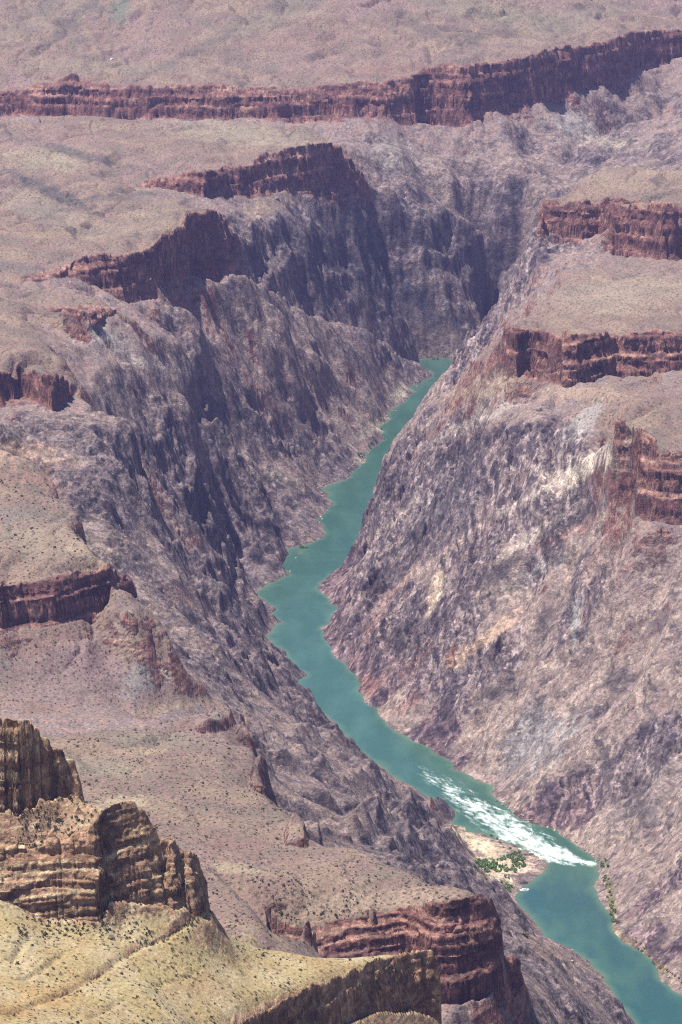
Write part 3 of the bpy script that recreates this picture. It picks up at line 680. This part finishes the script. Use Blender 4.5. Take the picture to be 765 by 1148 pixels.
# ------------------------------------------------------------------ materials
ground_mat, nt, b, N, L = new_mat('rock_and_soil')
at = N('ShaderNodeAttribute'); at.attribute_name = 'rock_colour'
geo = N('ShaderNodeNewGeometry')
def tex_noise(scale, detail, rough):
    t = N('ShaderNodeTexNoise'); t.inputs['Scale'].default_value = scale; t.inputs['Detail'].default_value = detail; t.inputs['Roughness'].default_value = rough
    L(geo.outputs['Position'], t.inputs['Vector']); return t.outputs[0]
def remap(x, a, b_, c, d):
    m = N('ShaderNodeMapRange'); L(x, m.inputs[0])
    for q, v in zip((1, 2, 3, 4), (a, b_, c, d)): m.inputs[q].default_value = v
    return m.outputs[0]
def math_(op, x, y):
    m = N('ShaderNodeMath'); m.operation = op
    for q, v in ((0, x), (1, y)):
        if isinstance(v, (int, float)): m.inputs[q].default_value = v
        else: L(v, m.inputs[q])
    return m.outputs[0]
gorge_w = N('ShaderNodeAttribute'); gorge_w.attribute_name = 'rockiness'; gorge_w = gorge_w.outputs['Fac']
fine = tex_noise(.55, 6, .7); mid_ = tex_noise(.16, 7, .72)
# rock: crisp light and dark facets; soil: scrub specks and stones
warp = N('ShaderNodeVectorMath'); warp.operation = 'MULTIPLY_ADD'
wt = N('ShaderNodeTexNoise'); wt.inputs['Scale'].default_value = .12; wt.inputs['Detail'].default_value = 3; L(geo.outputs['Position'], wt.inputs['Vector'])
L(wt.outputs['Color'], warp.inputs[0]); warp.inputs[1].default_value = (9, 9, 9); L(geo.outputs['Position'], warp.inputs[2])
def facets(scale, lo_, hi_):
    v = N('ShaderNodeTexVoronoi'); v.inputs['Scale'].default_value = scale; L(warp.outputs[0], v.inputs['Vector'])
    sp = N('ShaderNodeSeparateColor'); L(v.outputs['Color'], sp.inputs[0])
    return remap(sp.outputs[0], 0, 1, lo_, hi_)
v_rock = math_('MULTIPLY', math_('MULTIPLY', facets(.11, .66, 1.30), facets(.30, .70, 1.28)), remap(fine, .38, .62, .80, 1.22))
vor = N('ShaderNodeTexVoronoi'); vor.inputs['Scale'].default_value = .20; vor.inputs['Randomness'].default_value = 1
L(geo.outputs['Position'], vor.inputs['Vector'])
vor2 = N('ShaderNodeTexVoronoi'); vor2.inputs['Scale'].default_value = .36; L(geo.outputs['Position'], vor2.inputs['Vector'])
spots = math_('MINIMUM', remap(vor.outputs['Distance'], .16, .34, .42, 1), remap(vor2.outputs['Distance'], .12, .30, .55, 1))
v_soil = math_('MULTIPLY', math_('MULTIPLY', remap(fine, .36, .64, .80, 1.22), spots), 1.12)
mixv = N('ShaderNodeMix'); L(gorge_w, mixv.inputs[0]); L(v_soil, mixv.inputs[2]); L(v_rock, mixv.inputs[3])
mul = N('ShaderNodeVectorMath'); mul.operation = 'SCALE'; L(at.outputs['Color'], mul.inputs[0]); L(mixv.outputs[0], mul.inputs['Scale'])
L(mul.outputs[0], b.inputs['Base Color'])
hgt = math_('ADD', math_('MULTIPLY', math_('MULTIPLY', mid_, gorge_w), 3.2), math_('MULTIPLY', fine, 1.0))
bp = N('ShaderNodeBump'); bp.inputs['Strength'].default_value = 1.0; bp.inputs['Distance'].default_value = 1.0
L(hgt, bp.inputs['Height']); L(bp.outputs[0], b.inputs['Normal'])
b.inputs['Roughness'].default_value = .95; b.inputs['Specular IOR Level'].default_value = .1

VXYZ = np.stack([VX, VY, VZ], 1)
whole = make_mesh('terrain', VXYZ, [quads, tris], None)
nrm = np.empty(NVERT * 3, F32); whole.data.vertex_normals.foreach_get('vector', nrm); nrm = nrm.reshape(-1, 3)
me_ = whole.data; bpy.data.objects.remove(whole); bpy.data.meshes.remove(me_)
rockiness = np.clip(np.maximum(np.maximum(sw, VC), sstep(.62, .42, steep)), 0, 1)
_basex = [-400, 0, 20, 40, 70, 108, 118, 136, 163, 190, 231, 233, 236]; _basey = [1002, 1008, 1018, 1034, 1036, 1038, 1022, 1015, 1017, 1019, 1020, 1010, 0]
is_butte = (VY < 2020) & (PXV < 240) & (PYV < np.interp(PXV, _basex, _basey))
is_hill = (VY < 2250) & ~is_butte
in_gorge = (VG > .42) & ~is_hill & ~is_butte & (VC < .3)
region = np.where(is_butte, 0, np.where(is_hill, 1, np.where(in_gorge & RIGHT, 2, np.where(in_gorge, 3, np.where(VY > 6640, 4, np.where(RIGHT, 5, np.where(VY < 3320, 6, 7)))))))
LANDFORMS = [('rock_butte', 'stepped tan rock butte rising from the yellow hillside'), ('hillside', 'yellow grassy hillside ending in a short cliff'), ('gorge_wall', 'pinkish rocky gorge wall on the right bank of the river'),
             ('gorge_wall', 'dark rocky gorge wall on the left bank of the river'), ('plateau', 'far plateau with a long red brown rim cliff'), ('canyon_bench', 'stack of flat benches with red cliffs on the right bank'),
             ('canyon_platform', 'scrubby near platform ending in a layered red cliff'), ('canyon_platform', 'wide scrubby platform with stepped cliffs on the left bank')]
def sub_mesh(faces_sets, name, label):
    used_ = np.unique(np.concatenate([f.ravel() for f in faces_sets])); mp_ = np.zeros(NVERT, np.int64); mp_[used_] = np.arange(len(used_))
    o = make_mesh(name, VXYZ[used_], [mp_[f] for f in faces_sets if len(f)], col[used_], ground_mat, extra={'rockiness': rockiness[used_]})
    o.data.normals_split_custom_set_from_vertices(nrm[used_])
    return set_props(o, label, 'canyon ground', kind='structure')
for r_, (nm, lb) in enumerate(LANDFORMS):
    sub_mesh([quads[region[quads[:, 0]] == r_], tris[region[tris[:, 0]] == r_]], nm, lb)
log('terrain object')

# ------------------------------------------------------------------ river
rc = np.arange(240, 1000, 1.3); rr_ = np.arange(1 / 6700., 1 / 3000., 1.9e-7)
ra = (rc - CX) / FPX
wx_, wy_ = np.meshgrid(ra, 1 / rr_, indexing='ij')
wx_ = wx_ * wy_
fx, fy = wx_.ravel(), wy_.ravel()
wzb = chunked(lambda a, b_: (ground(a, b_, False)[0],), fx, fy)[0]
wpx, wpy = project(fx, fy, np.zeros_like(fx))
FOAM = [(455,855,5,.0),(480,869,9,.22),(500,882,13,.42),(525,900,15,.66),(555,921,17,.86),(585,938,19,1.0),(610,953,17,1.05),(628,959,11,1.05),(648,965,6,1.0),(668,969,3,.9)]
fm = np.zeros_like(fx); along = np.zeros_like(fx)
acc = 0
for p, q in zip(FOAM[:-1], FOAM[1:]):
    ex, ey = q[0] - p[0], q[1] - p[1]; l = math.hypot(ex, ey)
    t = ((wpx - p[0]) * ex + (wpy - p[1]) * ey) / l / l
    tc = np.clip(t, 0, 1)
    d = np.hypot(wpx - p[0] - tc * ex, wpy - p[1] - tc * ey)
    hw = p[2] + (q[2] - p[2]) * tc; st_ = p[3] + (q[3] - p[3]) * tc
    fm = np.maximum(fm, st_ * np.clip(1.15 - d / hw, 0, 1))
# the white tongue at the foot of the rapid
d = np.hypot((wpx - 606) / 6, (wpy - 964) / 14); fm = np.maximum(fm, np.clip(1.1 - d, 0, 1) * .9)
sx = fx * .514 - fy * .857; sy = fx * .857 + fy * .514
wob = 4 * noise(sx / 40, sy / 20, 203)
lat = .55 * noise(sx / 34, (sy + wob) / 8, 201) + .55 * noise(sx / 14, (sy + wob) / 4, 202) + .35 * noise(sx / 5, sy / 2.5, 204) + .25 * noise(fx / 1.6, fy / 2, 209)
foam = np.clip(fm * .86 + .95 * lat - .12, 0, 1) ** 1.3 * sstep(.0, .22, fm) * (.62 + .38 * sstep(.25, .75, fm + .5 * lat))
wave = 1.4 * np.clip(fm * 1.6, 0, 1) * (noise(fx / 7, fy / 7, 205) + .5 * noise(fx / 3, fy / 3, 206)) + .12 * noise(fx / 18, fy / 18, 207) + .05 * noise(fx / 4, fy / 5, 208)
shallow = sstep(-3.2, .5, wzb)
below = sstep(0, 26, wpy - 962 - .08 * (wpx - 610))
keepv = (wzb < 5).reshape(wx_.shape)
idxg = np.arange(len(fx)).reshape(wx_.shape)
kf = keepv[:-1, :-1] | keepv[1:, :-1] | keepv[:-1, 1:] | keepv[1:, 1:]
wq = np.stack([idxg[:-1, :-1][kf], idxg[:-1, 1:][kf], idxg[1:, 1:][kf], idxg[1:, :-1][kf]], 1)
used, inv = np.unique(wq, return_inverse=True); wq = inv.reshape(wq.shape)
water_mat, nt, b, N, L = new_mat('river_water')
def attr(n):
    a = N('ShaderNodeAttribute'); a.attribute_name = n; return a
geo = N('ShaderNodeNewGeometry')
def mixc(fac, a, c):
    m = N('ShaderNodeMix'); m.data_type = 'RGBA'
    if isinstance(fac, float): m.inputs[0].default_value = fac
    else: L(fac, m.inputs[0])
    for s_, i in ((a, 6), (c, 7)):
        if isinstance(s_, tuple): m.inputs[i].default_value = (*s_, 1)
        else: L(s_, m.inputs[i])
    return m.outputs[2]
tn = N('ShaderNodeTexNoise'); tn.inputs['Scale'].default_value = .02; tn.inputs['Detail'].default_value = 6
mp = N('ShaderNodeMapping'); mp.inputs['Scale'].default_value = (1.6, .5, 1); L(geo.outputs['Position'], mp.inputs[0]); L(mp.outputs[0], tn.inputs['Vector'])
cb = mixc(attr('below').outputs['Fac'], (.025,.078,.056), (.017,.068,.070))
rm = N('ShaderNodeMapRange'); rm.inputs[1].default_value = .42; rm.inputs[2].default_value = .68; rm.inputs[3].default_value = 0; rm.inputs[4].default_value = .8; L(tn.outputs[0], rm.inputs[0])
cb = mixc(rm.outputs[0], cb, (.042,.108,.080))
sm = N('ShaderNodeMath'); sm.operation = 'MULTIPLY'; L(attr('shallow').outputs['Fac'], sm.inputs[0]); sm.inputs[1].default_value = .7
cb = mixc(sm.outputs[0], cb, (.085,.145,.085))
fa_ = attr('foam')
cb = mixc(fa_.outputs['Fac'], cb, (.72,.80,.76))
L(cb, b.inputs['Base Color'])
mr = N('ShaderNodeMapRange'); mr.inputs[3].default_value = .16; mr.inputs[4].default_value = .7; L(fa_.outputs['Fac'], mr.inputs[0]); L(mr.outputs[0], b.inputs['Roughness'])
b.inputs['IOR'].default_value = 1.33
wn = N('ShaderNodeTexNoise'); wn.inputs['Scale'].default_value = .35; wn.inputs['Detail'].default_value = 4; L(geo.outputs['Position'], wn.inputs['Vector'])
bp = N('ShaderNodeBump'); bp.inputs['Strength'].default_value = .35; bp.inputs['Distance'].default_value = .5; L(wn.outputs[0], bp.inputs['Height']); L(bp.outputs[0], b.inputs['Normal'])
river = make_mesh('river', np.stack([fx, fy, wave], 1)[used], [wq], None, water_mat, extra={'foam': foam[used], 'shallow': shallow[used], 'below': below[used]})
set_props(river, 'teal river winding through the gorge with one white rapid', 'river', kind='structure')
log('river')
# ------------------------------------------------------------------ things
def gz_at(x, y):
    x = np.atleast_1d(np.asarray(x, float)); y = np.atleast_1d(np.asarray(y, float))
    return ground(x, y)[0]
def flat_mat(name, colour, rough=.8, var=.35, scale=1.5):
    m, nt, b, N, L = new_mat(name)
    g = N('ShaderNodeNewGeometry'); t = N('ShaderNodeTexNoise'); t.inputs['Scale'].default_value = scale; t.inputs['Detail'].default_value = 3
    L(g.outputs['Position'], t.inputs['Vector'])
    r = N('ShaderNodeMapRange'); r.inputs[1].default_value = .3; r.inputs[2].default_value = .7; r.inputs[3].default_value = 1 - var; r.inputs[4].default_value = 1 + var
    L(t.outputs[0], r.inputs[0])
    v = N('ShaderNodeVectorMath'); v.operation = 'SCALE'; v.inputs[0].default_value = colour; L(r.outputs[0], v.inputs['Scale'])
    L(v.outputs[0], b.inputs['Base Color']); b.inputs['Roughness'].default_value = rough; b.inputs['Specular IOR Level'].default_value = .2
    return m
leaf_green = flat_mat('willow_leaves', (.125, .205, .060), .7, .45)
leaf_olive = flat_mat('tamarisk_leaves', (.170, .180, .075), .7, .45)
leaf_scrub = flat_mat('scrub_leaves', (.075, .072, .040), .9, .4)
stone_tan = flat_mat('shore_stone', (.36, .28, .225), .9, .3, .8)
stone_dark = flat_mat('dark_stone', (.20, .155, .145), .9, .3, .8)
stone_pale = flat_mat('pale_stone', (.62, .55, .48), .9, .2, .8)
raft_white = flat_mat('raft_rubber', (.78, .78, .76), .5, .06, .6)
raft_blue = flat_mat('gear_cover', (.42, .46, .52), .6, .2)
metal = flat_mat('grey_metal', (.30, .31, .32), .4, .15)

def leaf_cloud(n, r, h, leaf, seed):
    """leafy clump: small bent faces spread through an uneven dome"""
    g = np.random.default_rng(seed)
    lobes = np.stack([g.uniform(-.45, .45, 5), g.uniform(-.45, .45, 5), g.uniform(.25, .7, 5), g.uniform(.35, .62, 5)], 1)
    V, F = [], []
    for i in range(n):
        l = lobes[g.integers(5)]; d = g.normal(size=3); d /= np.linalg.norm(d); rad = l[3] * g.uniform(.55, 1.05)
        c = np.array([(l[0] + d[0] * rad) * r, (l[1] + d[1] * rad) * r, max(.05, (l[2] + d[2] * rad * .75)) * h])
        u = g.normal(size=3); u /= np.linalg.norm(u); w_ = np.cross(u, g.normal(size=3)); w_ /= np.linalg.norm(w_) + 1e-9
        s_ = leaf * g.uniform(.6, 1.4); k_ = len(V)
        V += [c - u * s_, c + w_ * s_ * .7, c + u * s_, c - w_ * s_ * .7]; F.append([k_, k_ + 1, k_ + 2, k_ + 3])
    return np.array(V), np.array(F)

def rock_mesh(name, seed, mat):
    import bmesh
    g = np.random.default_rng(seed); bm = bmesh.new(); bmesh.ops.create_icosphere(bm, subdivisions=2, radius=1)
    pl = g.normal(size=(9, 3)); pl /= np.linalg.norm(pl, axis=1)[:, None]; ds = g.uniform(.5, .85, 9)
    sc_ = np.array([g.uniform(.8, 1.25), g.uniform(.7, 1.1), g.uniform(.6, .95)])
    for v in bm.verts:                       # broken faces: cut the ball by random planes
        p = np.array(v.co)
        for n_, d_ in zip(pl, ds):
            e = p @ n_ - d_
            if e > 0: p = p - n_ * e
        v.co = p * sc_
    me = bpy.data.meshes.new(name); bm.to_mesh(me); bm.free(); me.materials.append(mat)
    return me

def copy_of(o, loc, rz, sc_, label=None, group=None):
    c = o.copy(); C.objects.link(c); c.location = loc; c.rotation_euler = (0, 0, rz); c.scale = (sc_,) * 3
    if label: c['label'] = label
    if group: c['group'] = group
    return c

# bushes by the water
def bush_proto(k, mat, n):
    v, f = leaf_cloud(n, 1.0, 1.25, .20, 40 + k)
    o = make_mesh('river_bush', v, [f], None, mat, smooth=False); return o
bush_kinds = {m.name: [bush_proto(k + q * 10, m, 170) for k in range(3)] for q, m in enumerate((leaf_green, leaf_olive))}
fresh = {n: list(v) for n, v in bush_kinds.items()}
def bush(px, py, size, mat, label, group):
    a, t = ray(px, py); x, y = None, None
    x, y, _ = hit_base(px, py)
    z = float(gz_at(x, y)[0]); z = max(z, .05)
    pool = fresh[mat.name]
    src = pool.pop() if pool else None
    if src is None:
        src = random.choice(bush_kinds[mat.name]); o = copy_of(src, (x, y, z - .1), random.uniform(0, 6.28), size)
    else:
        o = src; o.location = (x, y, z - .1); o.rotation_euler = (0, 0, random.uniform(0, 6.28)); o.scale = (size,) * 3
    return set_props(o, label, 'bush', group)
def in_ellipse(cx, cy, rx, ry_, ang):
    u = random.random() ** .5; th_ = random.uniform(0, 6.283); a_ = math.radians(ang)
    ex, ey = rx * u * math.cos(th_), ry_ * u * math.sin(th_)
    return cx + ex * math.cos(a_) - ey * math.sin(a_), cy + ex * math.sin(a_) + ey * math.cos(a_)
for i in range(76): bush(*in_ellipse(543, 967, 15, 8, -8), random.uniform(1.8, 3.0), leaf_green, 'leafy green bush in the dense thicket on the upper side of the sand bar', 'thicket on the sand bar')
for i in range(90): bush(*in_ellipse(572, 967, 19, 11, -6), random.uniform(1.5, 2.8), leaf_green, 'leafy green bush in the lower thicket between the footpath and the rapids', 'bushes in the middle of the sand bar')
for i in range(16): bush(*in_ellipse(568, 992, 6, 10, -15), random.uniform(1.6, 2.6), leaf_green, 'green bush at the downstream end of the sand bar near the raft', 'bushes by the raft')
for i in range(8): bush(*in_ellipse(566, 950, 22, 3, 34), random.uniform(1.0, 1.9), leaf_olive, 'small bush on open sand beside the white water', 'scattered bushes on the open sand')
for i in range(7): bush(*in_ellipse(678, 968, 6, 6, 0), random.uniform(2.0, 3.2), leaf_green, 'green bush in the clump at the foot of the rapids on the far bank', 'clump below the rapids')
for i in range(42):
    k_ = random.random(); bush(677 + 14 * k_ + random.uniform(-2, 4), 982 + 58 * k_ + random.uniform(-2, 2), random.uniform(1.2, 2.4), leaf_olive, 'yellow green bush in the strip along the steep bank below the rapids', 'bushes along the lower bank')
for i in range(24):
    k_ = random.random(); bush(702 + 64 * k_ + random.uniform(-2, 4), 1050 + 58 * k_ + random.uniform(-5, 2), random.uniform(1.0, 2.0), leaf_olive, 'sparse olive bush among tan stones at the lower end of the river', 'bushes at the lower end of the river')
for cx, cy, n_ in ((492, 411, 5), (421, 500, 5), (360, 545, 3), (343, 617, 4), (427, 486, 3), (408, 512, 4)):
    for i in range(n_): bush(*in_ellipse(cx - 3, cy - 1, 5, 2, -20), random.uniform(2.0, 3.2), leaf_green, 'green bush on the narrow left bank of the upper river', 'bushes along the upper river')
for i in range(9): bush(*in_ellipse(586, 1040, 6, 16, -25), random.uniform(1.4, 2.4), leaf_olive, 'olive bush on the steep left bank across from the lower bushes', 'bushes on the left bank')
log('bushes')

# boulders at the water and on the slopes
rocks = {m.name: [rock_mesh('boulder', 60 + k + 7 * q, m) for k in range(4)] for q, m in enumerate((stone_tan, stone_dark, stone_pale))}
def boulder(px, py, size, mat, label, group=None):
    x, y, _ = hit_base(px, py); z = float(gz_at(x, y)[0])
    o = bpy.data.objects.new('boulder', random.choice(rocks[mat.name])); C.objects.link(o)
    o.location = (x, y, max(z, -.2) + size * .15); o.rotation_euler = (random.uniform(-.4, .4), random.uniform(-.4, .4), random.uniform(0, 6.28)); o.scale = (size, size, size * .9)
    return set_props(o, label, 'boulder', group)
boulder(125, 61, 3.6, stone_pale, 'lone bright white boulder on the scrubby slope above the far rim cliff')
boulder(290, 242, 7.5, stone_tan, 'big pale block standing alone on the tan shelf above the dark gorge wall')
boulder(310, 222, 5.0, stone_dark, 'dark block on the tan shelf just below the stepped cliff')
boulder(606, 458, 6.0, stone_dark, 'dark block on the pink slope below the middle cliff of the right bank')
boulder(147, 690, 3.5, stone_tan, 'squat stone sitting on the ledge at the end of the left promontory')
boulder(186, 756, 2.2, stone_tan, 'tan boulder on the grey scree downhill of the left promontory')
for i in range(46):
    k_ = random.random(); j = int(k_ * 7); seg_ = RIGHT_BANK[13:21]; j = min(j, len(seg_) - 2); f_ = random.random()
    p, q = seg_[j], seg_[j + 1]
    boulder(p[0] + (q[0] - p[0]) * f_ + random.uniform(-2, 5), p[1] + (q[1] - p[1]) * f_ + random.uniform(-4, 2), random.uniform(.9, 2.3), random.choice((stone_tan, stone_tan, stone_dark)), 'rounded boulder along the far shore of the rapids', 'boulders along the rapids')
for i in range(20): boulder(*in_ellipse(602, 968, 8, 9, 20), random.uniform(.9, 2.0), stone_tan, 'tan boulder at the river end of the sand bar', 'boulders at the tip of the sand bar')
for i in range(34):
    j = random.randrange(1, 13); p, q = LEFT_BANK[j], LEFT_BANK[j + 1]; f_ = random.random()
    boulder(p[0] + (q[0] - p[0]) * f_ - random.uniform(0, 6), p[1] + (q[1] - p[1]) * f_ + random.uniform(-3, 2), random.uniform(1.0, 2.4), random.choice((stone_tan, stone_tan, stone_dark)), 'boulder on the left shore of the upper river', 'boulders along the upper river')
for i in range(22):
    j = random.randrange(20, 27); p, q = RIGHT_BANK[j], RIGHT_BANK[j + 1]; f_ = random.random()
    boulder(p[0] + (q[0] - p[0]) * f_ + random.uniform(0, 5), p[1] + (q[1] - p[1]) * f_ + random.uniform(-3, 2), random.uniform(.8, 1.7), stone_tan, 'tan stone on the right shore below the rapids', 'stones along the lower river')
for i in range(20):
    boulder(*in_ellipse(630, 1068, 24, 6, 24), random.uniform(.9, 2.2), stone_tan, 'reddish tan boulder on the left shore low down the river', 'boulders on the lower left shore')
log('boulders')

# raft pulled in at the sand bar
import bmesh
ra_, rt_ = ray(588, 998); ryy = (H - .3) / rt_
raft = bpy.data.objects.new('raft', None); C.objects.link(raft); raft.location = (ra_ * ryy, ryy, 0); raft.rotation_euler = (0, 0, math.radians(8))
set_props(raft, 'white inflatable raft moored at the lower end of the sand bar below the rapids', 'raft')
def tube(name, y0, rad, length, mat, bend):
    bm = bmesh.new(); n, m_ = 26, 12; rings = []
    for i in range(n):
        u = i / (n - 1) * 2 - 1; taper = math.sqrt(max(0, 1 - abs(u) ** 8)); rr2 = rad * (.25 + .75 * taper); zc = .35 + .55 * max(0, abs(u) - .6) ** 1.5 * 3
        rings.append([bm.verts.new((u * length / 2, y0 * (1 - bend * max(0, abs(u) - .6)) + rr2 * math.cos(2 * math.pi * j / m_), zc + rr2 * math.sin(2 * math.pi * j / m_))) for j in range(m_)])
    for p, q in zip(rings[:-1], rings[1:]):
        for j in range(m_): bm.faces.new((p[j], q[j], q[(j + 1) % m_], p[(j + 1) % m_]))
    bm.faces.new(rings[0]); bm.faces.new(rings[-1])
    bmesh.ops.recalc_face_normals(bm, faces=bm.faces)
    me = bpy.data.meshes.new(name); bm.to_mesh(me); bm.free(); me.materials.append(mat)
    for pl_ in me.polygons: pl_.use_smooth = True
    o = bpy.data.objects.new(name, me); C.objects.link(o); o.parent = raft; return o
def slab(name, x0, x1, y0, y1, z0, z1, mat, parent):
    bm = bmesh.new(); bmesh.ops.create_cube(bm, size=1)
    for v in bm.verts: v.co = ((x0 + x1) / 2 + v.co.x * (x1 - x0), (y0 + y1) / 2 + v.co.y * (y1 - y0), (z0 + z1) / 2 + v.co.z * (z1 - z0))
    bmesh.ops.bevel(bm, geom=bm.edges[:], offset=.06, segments=2, affect='EDGES')
    me = bpy.data.meshes.new(name); bm.to_mesh(me); bm.free(); me.materials.append(mat)
    o = bpy.data.objects.new(name, me); C.objects.link(o); o.parent = parent; return o
tube('side_tube', 1.65, .5, 10.5, raft_white, .35); tube('side_tube', -1.65, .5, 10.5, raft_white, .35); tube('hull', 0, .75, 9.0, raft_white, 0)
fr = slab('frame', -2.4, 2.6, -1.9, 1.9, .98, 1.08, metal, raft)
slab('cargo_box', -1.9, -.2, -1.1, 1.1, 1.10, 1.65, raft_white, raft); slab('gear_pile', .1, 2.2, -1.2, 1.2, 1.10, 1.6, raft_blue, raft)
mo = slab('motor', -4.9, -4.4, -.22, .22, .75, 1.55, metal, raft); slab('motor_bracket', -4.38, -3.9, -.3, .3, 1.0, 1.1, metal, raft)

# desert shrubs: the largest three hundred one by one, the rest as ground cover
SH = []
def scatter(n, poly_fn, smin, smax, ymax):
    k_ = 0
    while k_ < n:
        px, py = poly_fn(); k_ += 1
        x, y, z = hit_base(px, py)
        if y > ymax: continue
        if float(noise(np.array([x / 22]), np.array([y / 22]), 300)[0]) + random.uniform(-.5, .5) < -.12: continue
        SH.append((x, y, random.uniform(smin * .8, smax) * random.choice((.7, .9, 1, 1, 1.2, 1.7))))
scatter(2100, lambda: (random.uniform(0, 470), random.uniform(1018, 1148)), .38, .72, 2080)
scatter(110, lambda: (random.uniform(0, 130), random.uniform(880, 945)), .35, .6, 2000)
scatter(8500, lambda: (random.uniform(20, 560), random.uniform(792, 1055)), .5, .95, 3300)
scatter(700, lambda: (random.uniform(0, 150), random.uniform(520, 655)), .8, 1.3, 4000)
scatter(600, lambda: (random.uniform(0, 260), random.uniform(700, 800)), .5, .9, 3700)
SH = np.array(SH)
h_, g_, gw_, c_, *_r = chunked(ground, SH[:, 0].copy(), SH[:, 1].copy())
hx = chunked(ground, SH[:, 0] + 1.5, SH[:, 1].copy())[0]
ok_ = (c_ < .2) & (gw_ < .45) & (np.abs(hx - h_) < 1.6)
SH = np.concatenate([SH, h_[:, None]], 1)[ok_]
SH = SH[np.argsort(-SH[:, 2] / SH[:, 1])]
shrub_src = []
for k_ in range(6):
    v, f = leaf_cloud(46, 1.0, 1.1, .26, 90 + k_); shrub_src.append((v, f))
protos = []
for i, (x, y, s_, z) in enumerate(SH[:300]):
    hill = y < 2080
    lab = 'low dark shrub dotted over the yellow hillside nearest the camera' if hill else 'low dark shrub on the scrubby platform behind the yellow hillside'
    grp = 'shrubs on the yellow hillside' if hill else 'shrubs on the near platform'
    if i < 6:
        o = make_mesh('desert_shrub', shrub_src[i][0], [shrub_src[i][1]], None, leaf_scrub, smooth=False); protos.append(o)
        o.location = (x, y, z - .05); o.scale = (s_,) * 3; o.rotation_euler = (0, 0, random.uniform(0, 6.28))
    else: o = copy_of(random.choice(protos), (x, y, z - .05), random.uniform(0, 6.28), s_)
    set_props(o, lab, 'shrub', grp)
V, F = [], []; base = 0
small = [leaf_cloud(14, 1.0, 1.1, .42, 120 + k_) for k_ in range(6)]
for x, y, s_, z in SH[300:]:
    v, f = small[random.randrange(6)]; a_ = random.uniform(0, 6.28); ca_, sa_ = math.cos(a_) * s_, math.sin(a_) * s_
    V.append(np.stack([x + v[:, 0] * ca_ - v[:, 1] * sa_, y + v[:, 0] * sa_ + v[:, 1] * ca_, z - .05 + v[:, 2] * s_], 1)); F.append(f + base); base += len(v)
scrub = make_mesh('scrub', np.concatenate(V), [np.concatenate(F)], None, leaf_scrub, smooth=False)
set_props(scrub, 'sparse dark desert scrub dotted over the near platforms', 'scrub', kind='stuff')
log('shrubs', len(SH))
# ------------------------------------------------------------------ air
hz, nt, b, N, L = new_mat('haze_air')
nt.nodes.remove(b)
pv = N('ShaderNodeVolumePrincipled'); pv.inputs['Color'].default_value = (.43, .44, 1.0, 1); pv.inputs['Density'].default_value = 2.3e-5; pv.inputs['Anisotropy'].default_value = .2
L(pv.outputs[0], nt.nodes['Material Output'].inputs['Volume'])
lo = np.array([-4700., -60., -40.]); hi = np.array([4700., 10700., 1420.])
bx_ = np.array([[x_, y_, z_] for x_ in (lo[0], hi[0]) for y_ in (lo[1], hi[1]) for z_ in (lo[2], hi[2])])
haze = make_mesh('haze', bx_, [np.array([[0,1,3,2],[4,6,7,5],[0,4,5,1],[2,3,7,6],[0,2,6,4],[1,5,7,3]])], None, hz, smooth=False)
set_props(haze, 'thin blue summer haze filling the canyon air', 'haze', kind='stuff')

# ------------------------------------------------------------------ light, world, camera
SUN_EL, SUN_AZ = 71.0, 263.0            # azimuth clockwise from +Y: light comes from the left, slightly from beyond
el, az = math.radians(SUN_EL), math.radians(SUN_AZ)
sd = Vector((math.sin(az) * math.cos(el), math.cos(az) * math.cos(el), math.sin(el)))
sun = bpy.data.lights.new('sun', 'SUN'); sun.energy = 5.0; sun.angle = math.radians(.5); sun.color = (1, .95, .87)
so = bpy.data.objects.new('sun', sun); C.objects.link(so); so.rotation_euler = sd.to_track_quat('Z', 'Y').to_euler(); so.location = (0, 4000, 3000)
w = bpy.data.worlds.new('World'); scene.world = w; w.use_nodes = True
nt = w.node_tree; bg = nt.nodes['Background']
sky = nt.nodes.new('ShaderNodeTexSky'); sky.sky_type = 'NISHITA'; sky.sun_disc = False
sky.sun_elevation = el; sky.sun_rotation = az; sky.altitude = 1200
nt.links.new(sky.outputs[0], bg.inputs[0]); bg.inputs[1].default_value = .07
cam = bpy.data.cameras.new('camera'); cam.sensor_fit = 'HORIZONTAL'; cam.sensor_width = 36; cam.lens = FPX / 765 * 36; cam.clip_start = 1; cam.clip_end = 30000
co = bpy.data.objects.new('camera', cam); C.objects.link(co); co.location = (0, 0, H); co.rotation_euler = (math.pi / 2 - PITCH, 0, 0)
scene.camera = co
scene.view_settings.view_transform = 'Standard'; scene.view_settings.look = 'None'; scene.view_settings.gamma = 1; scene.view_settings.exposure = .88
scene.cycles.max_bounces = 5; scene.cycles.diffuse_bounces = 3; scene.cycles.volume_bounces = 0
scene.cycles.use_denoising = False
scene.cycles.pixel_filter_type = 'BLACKMAN_HARRIS'; scene.cycles.filter_width = 1.15
log('done')
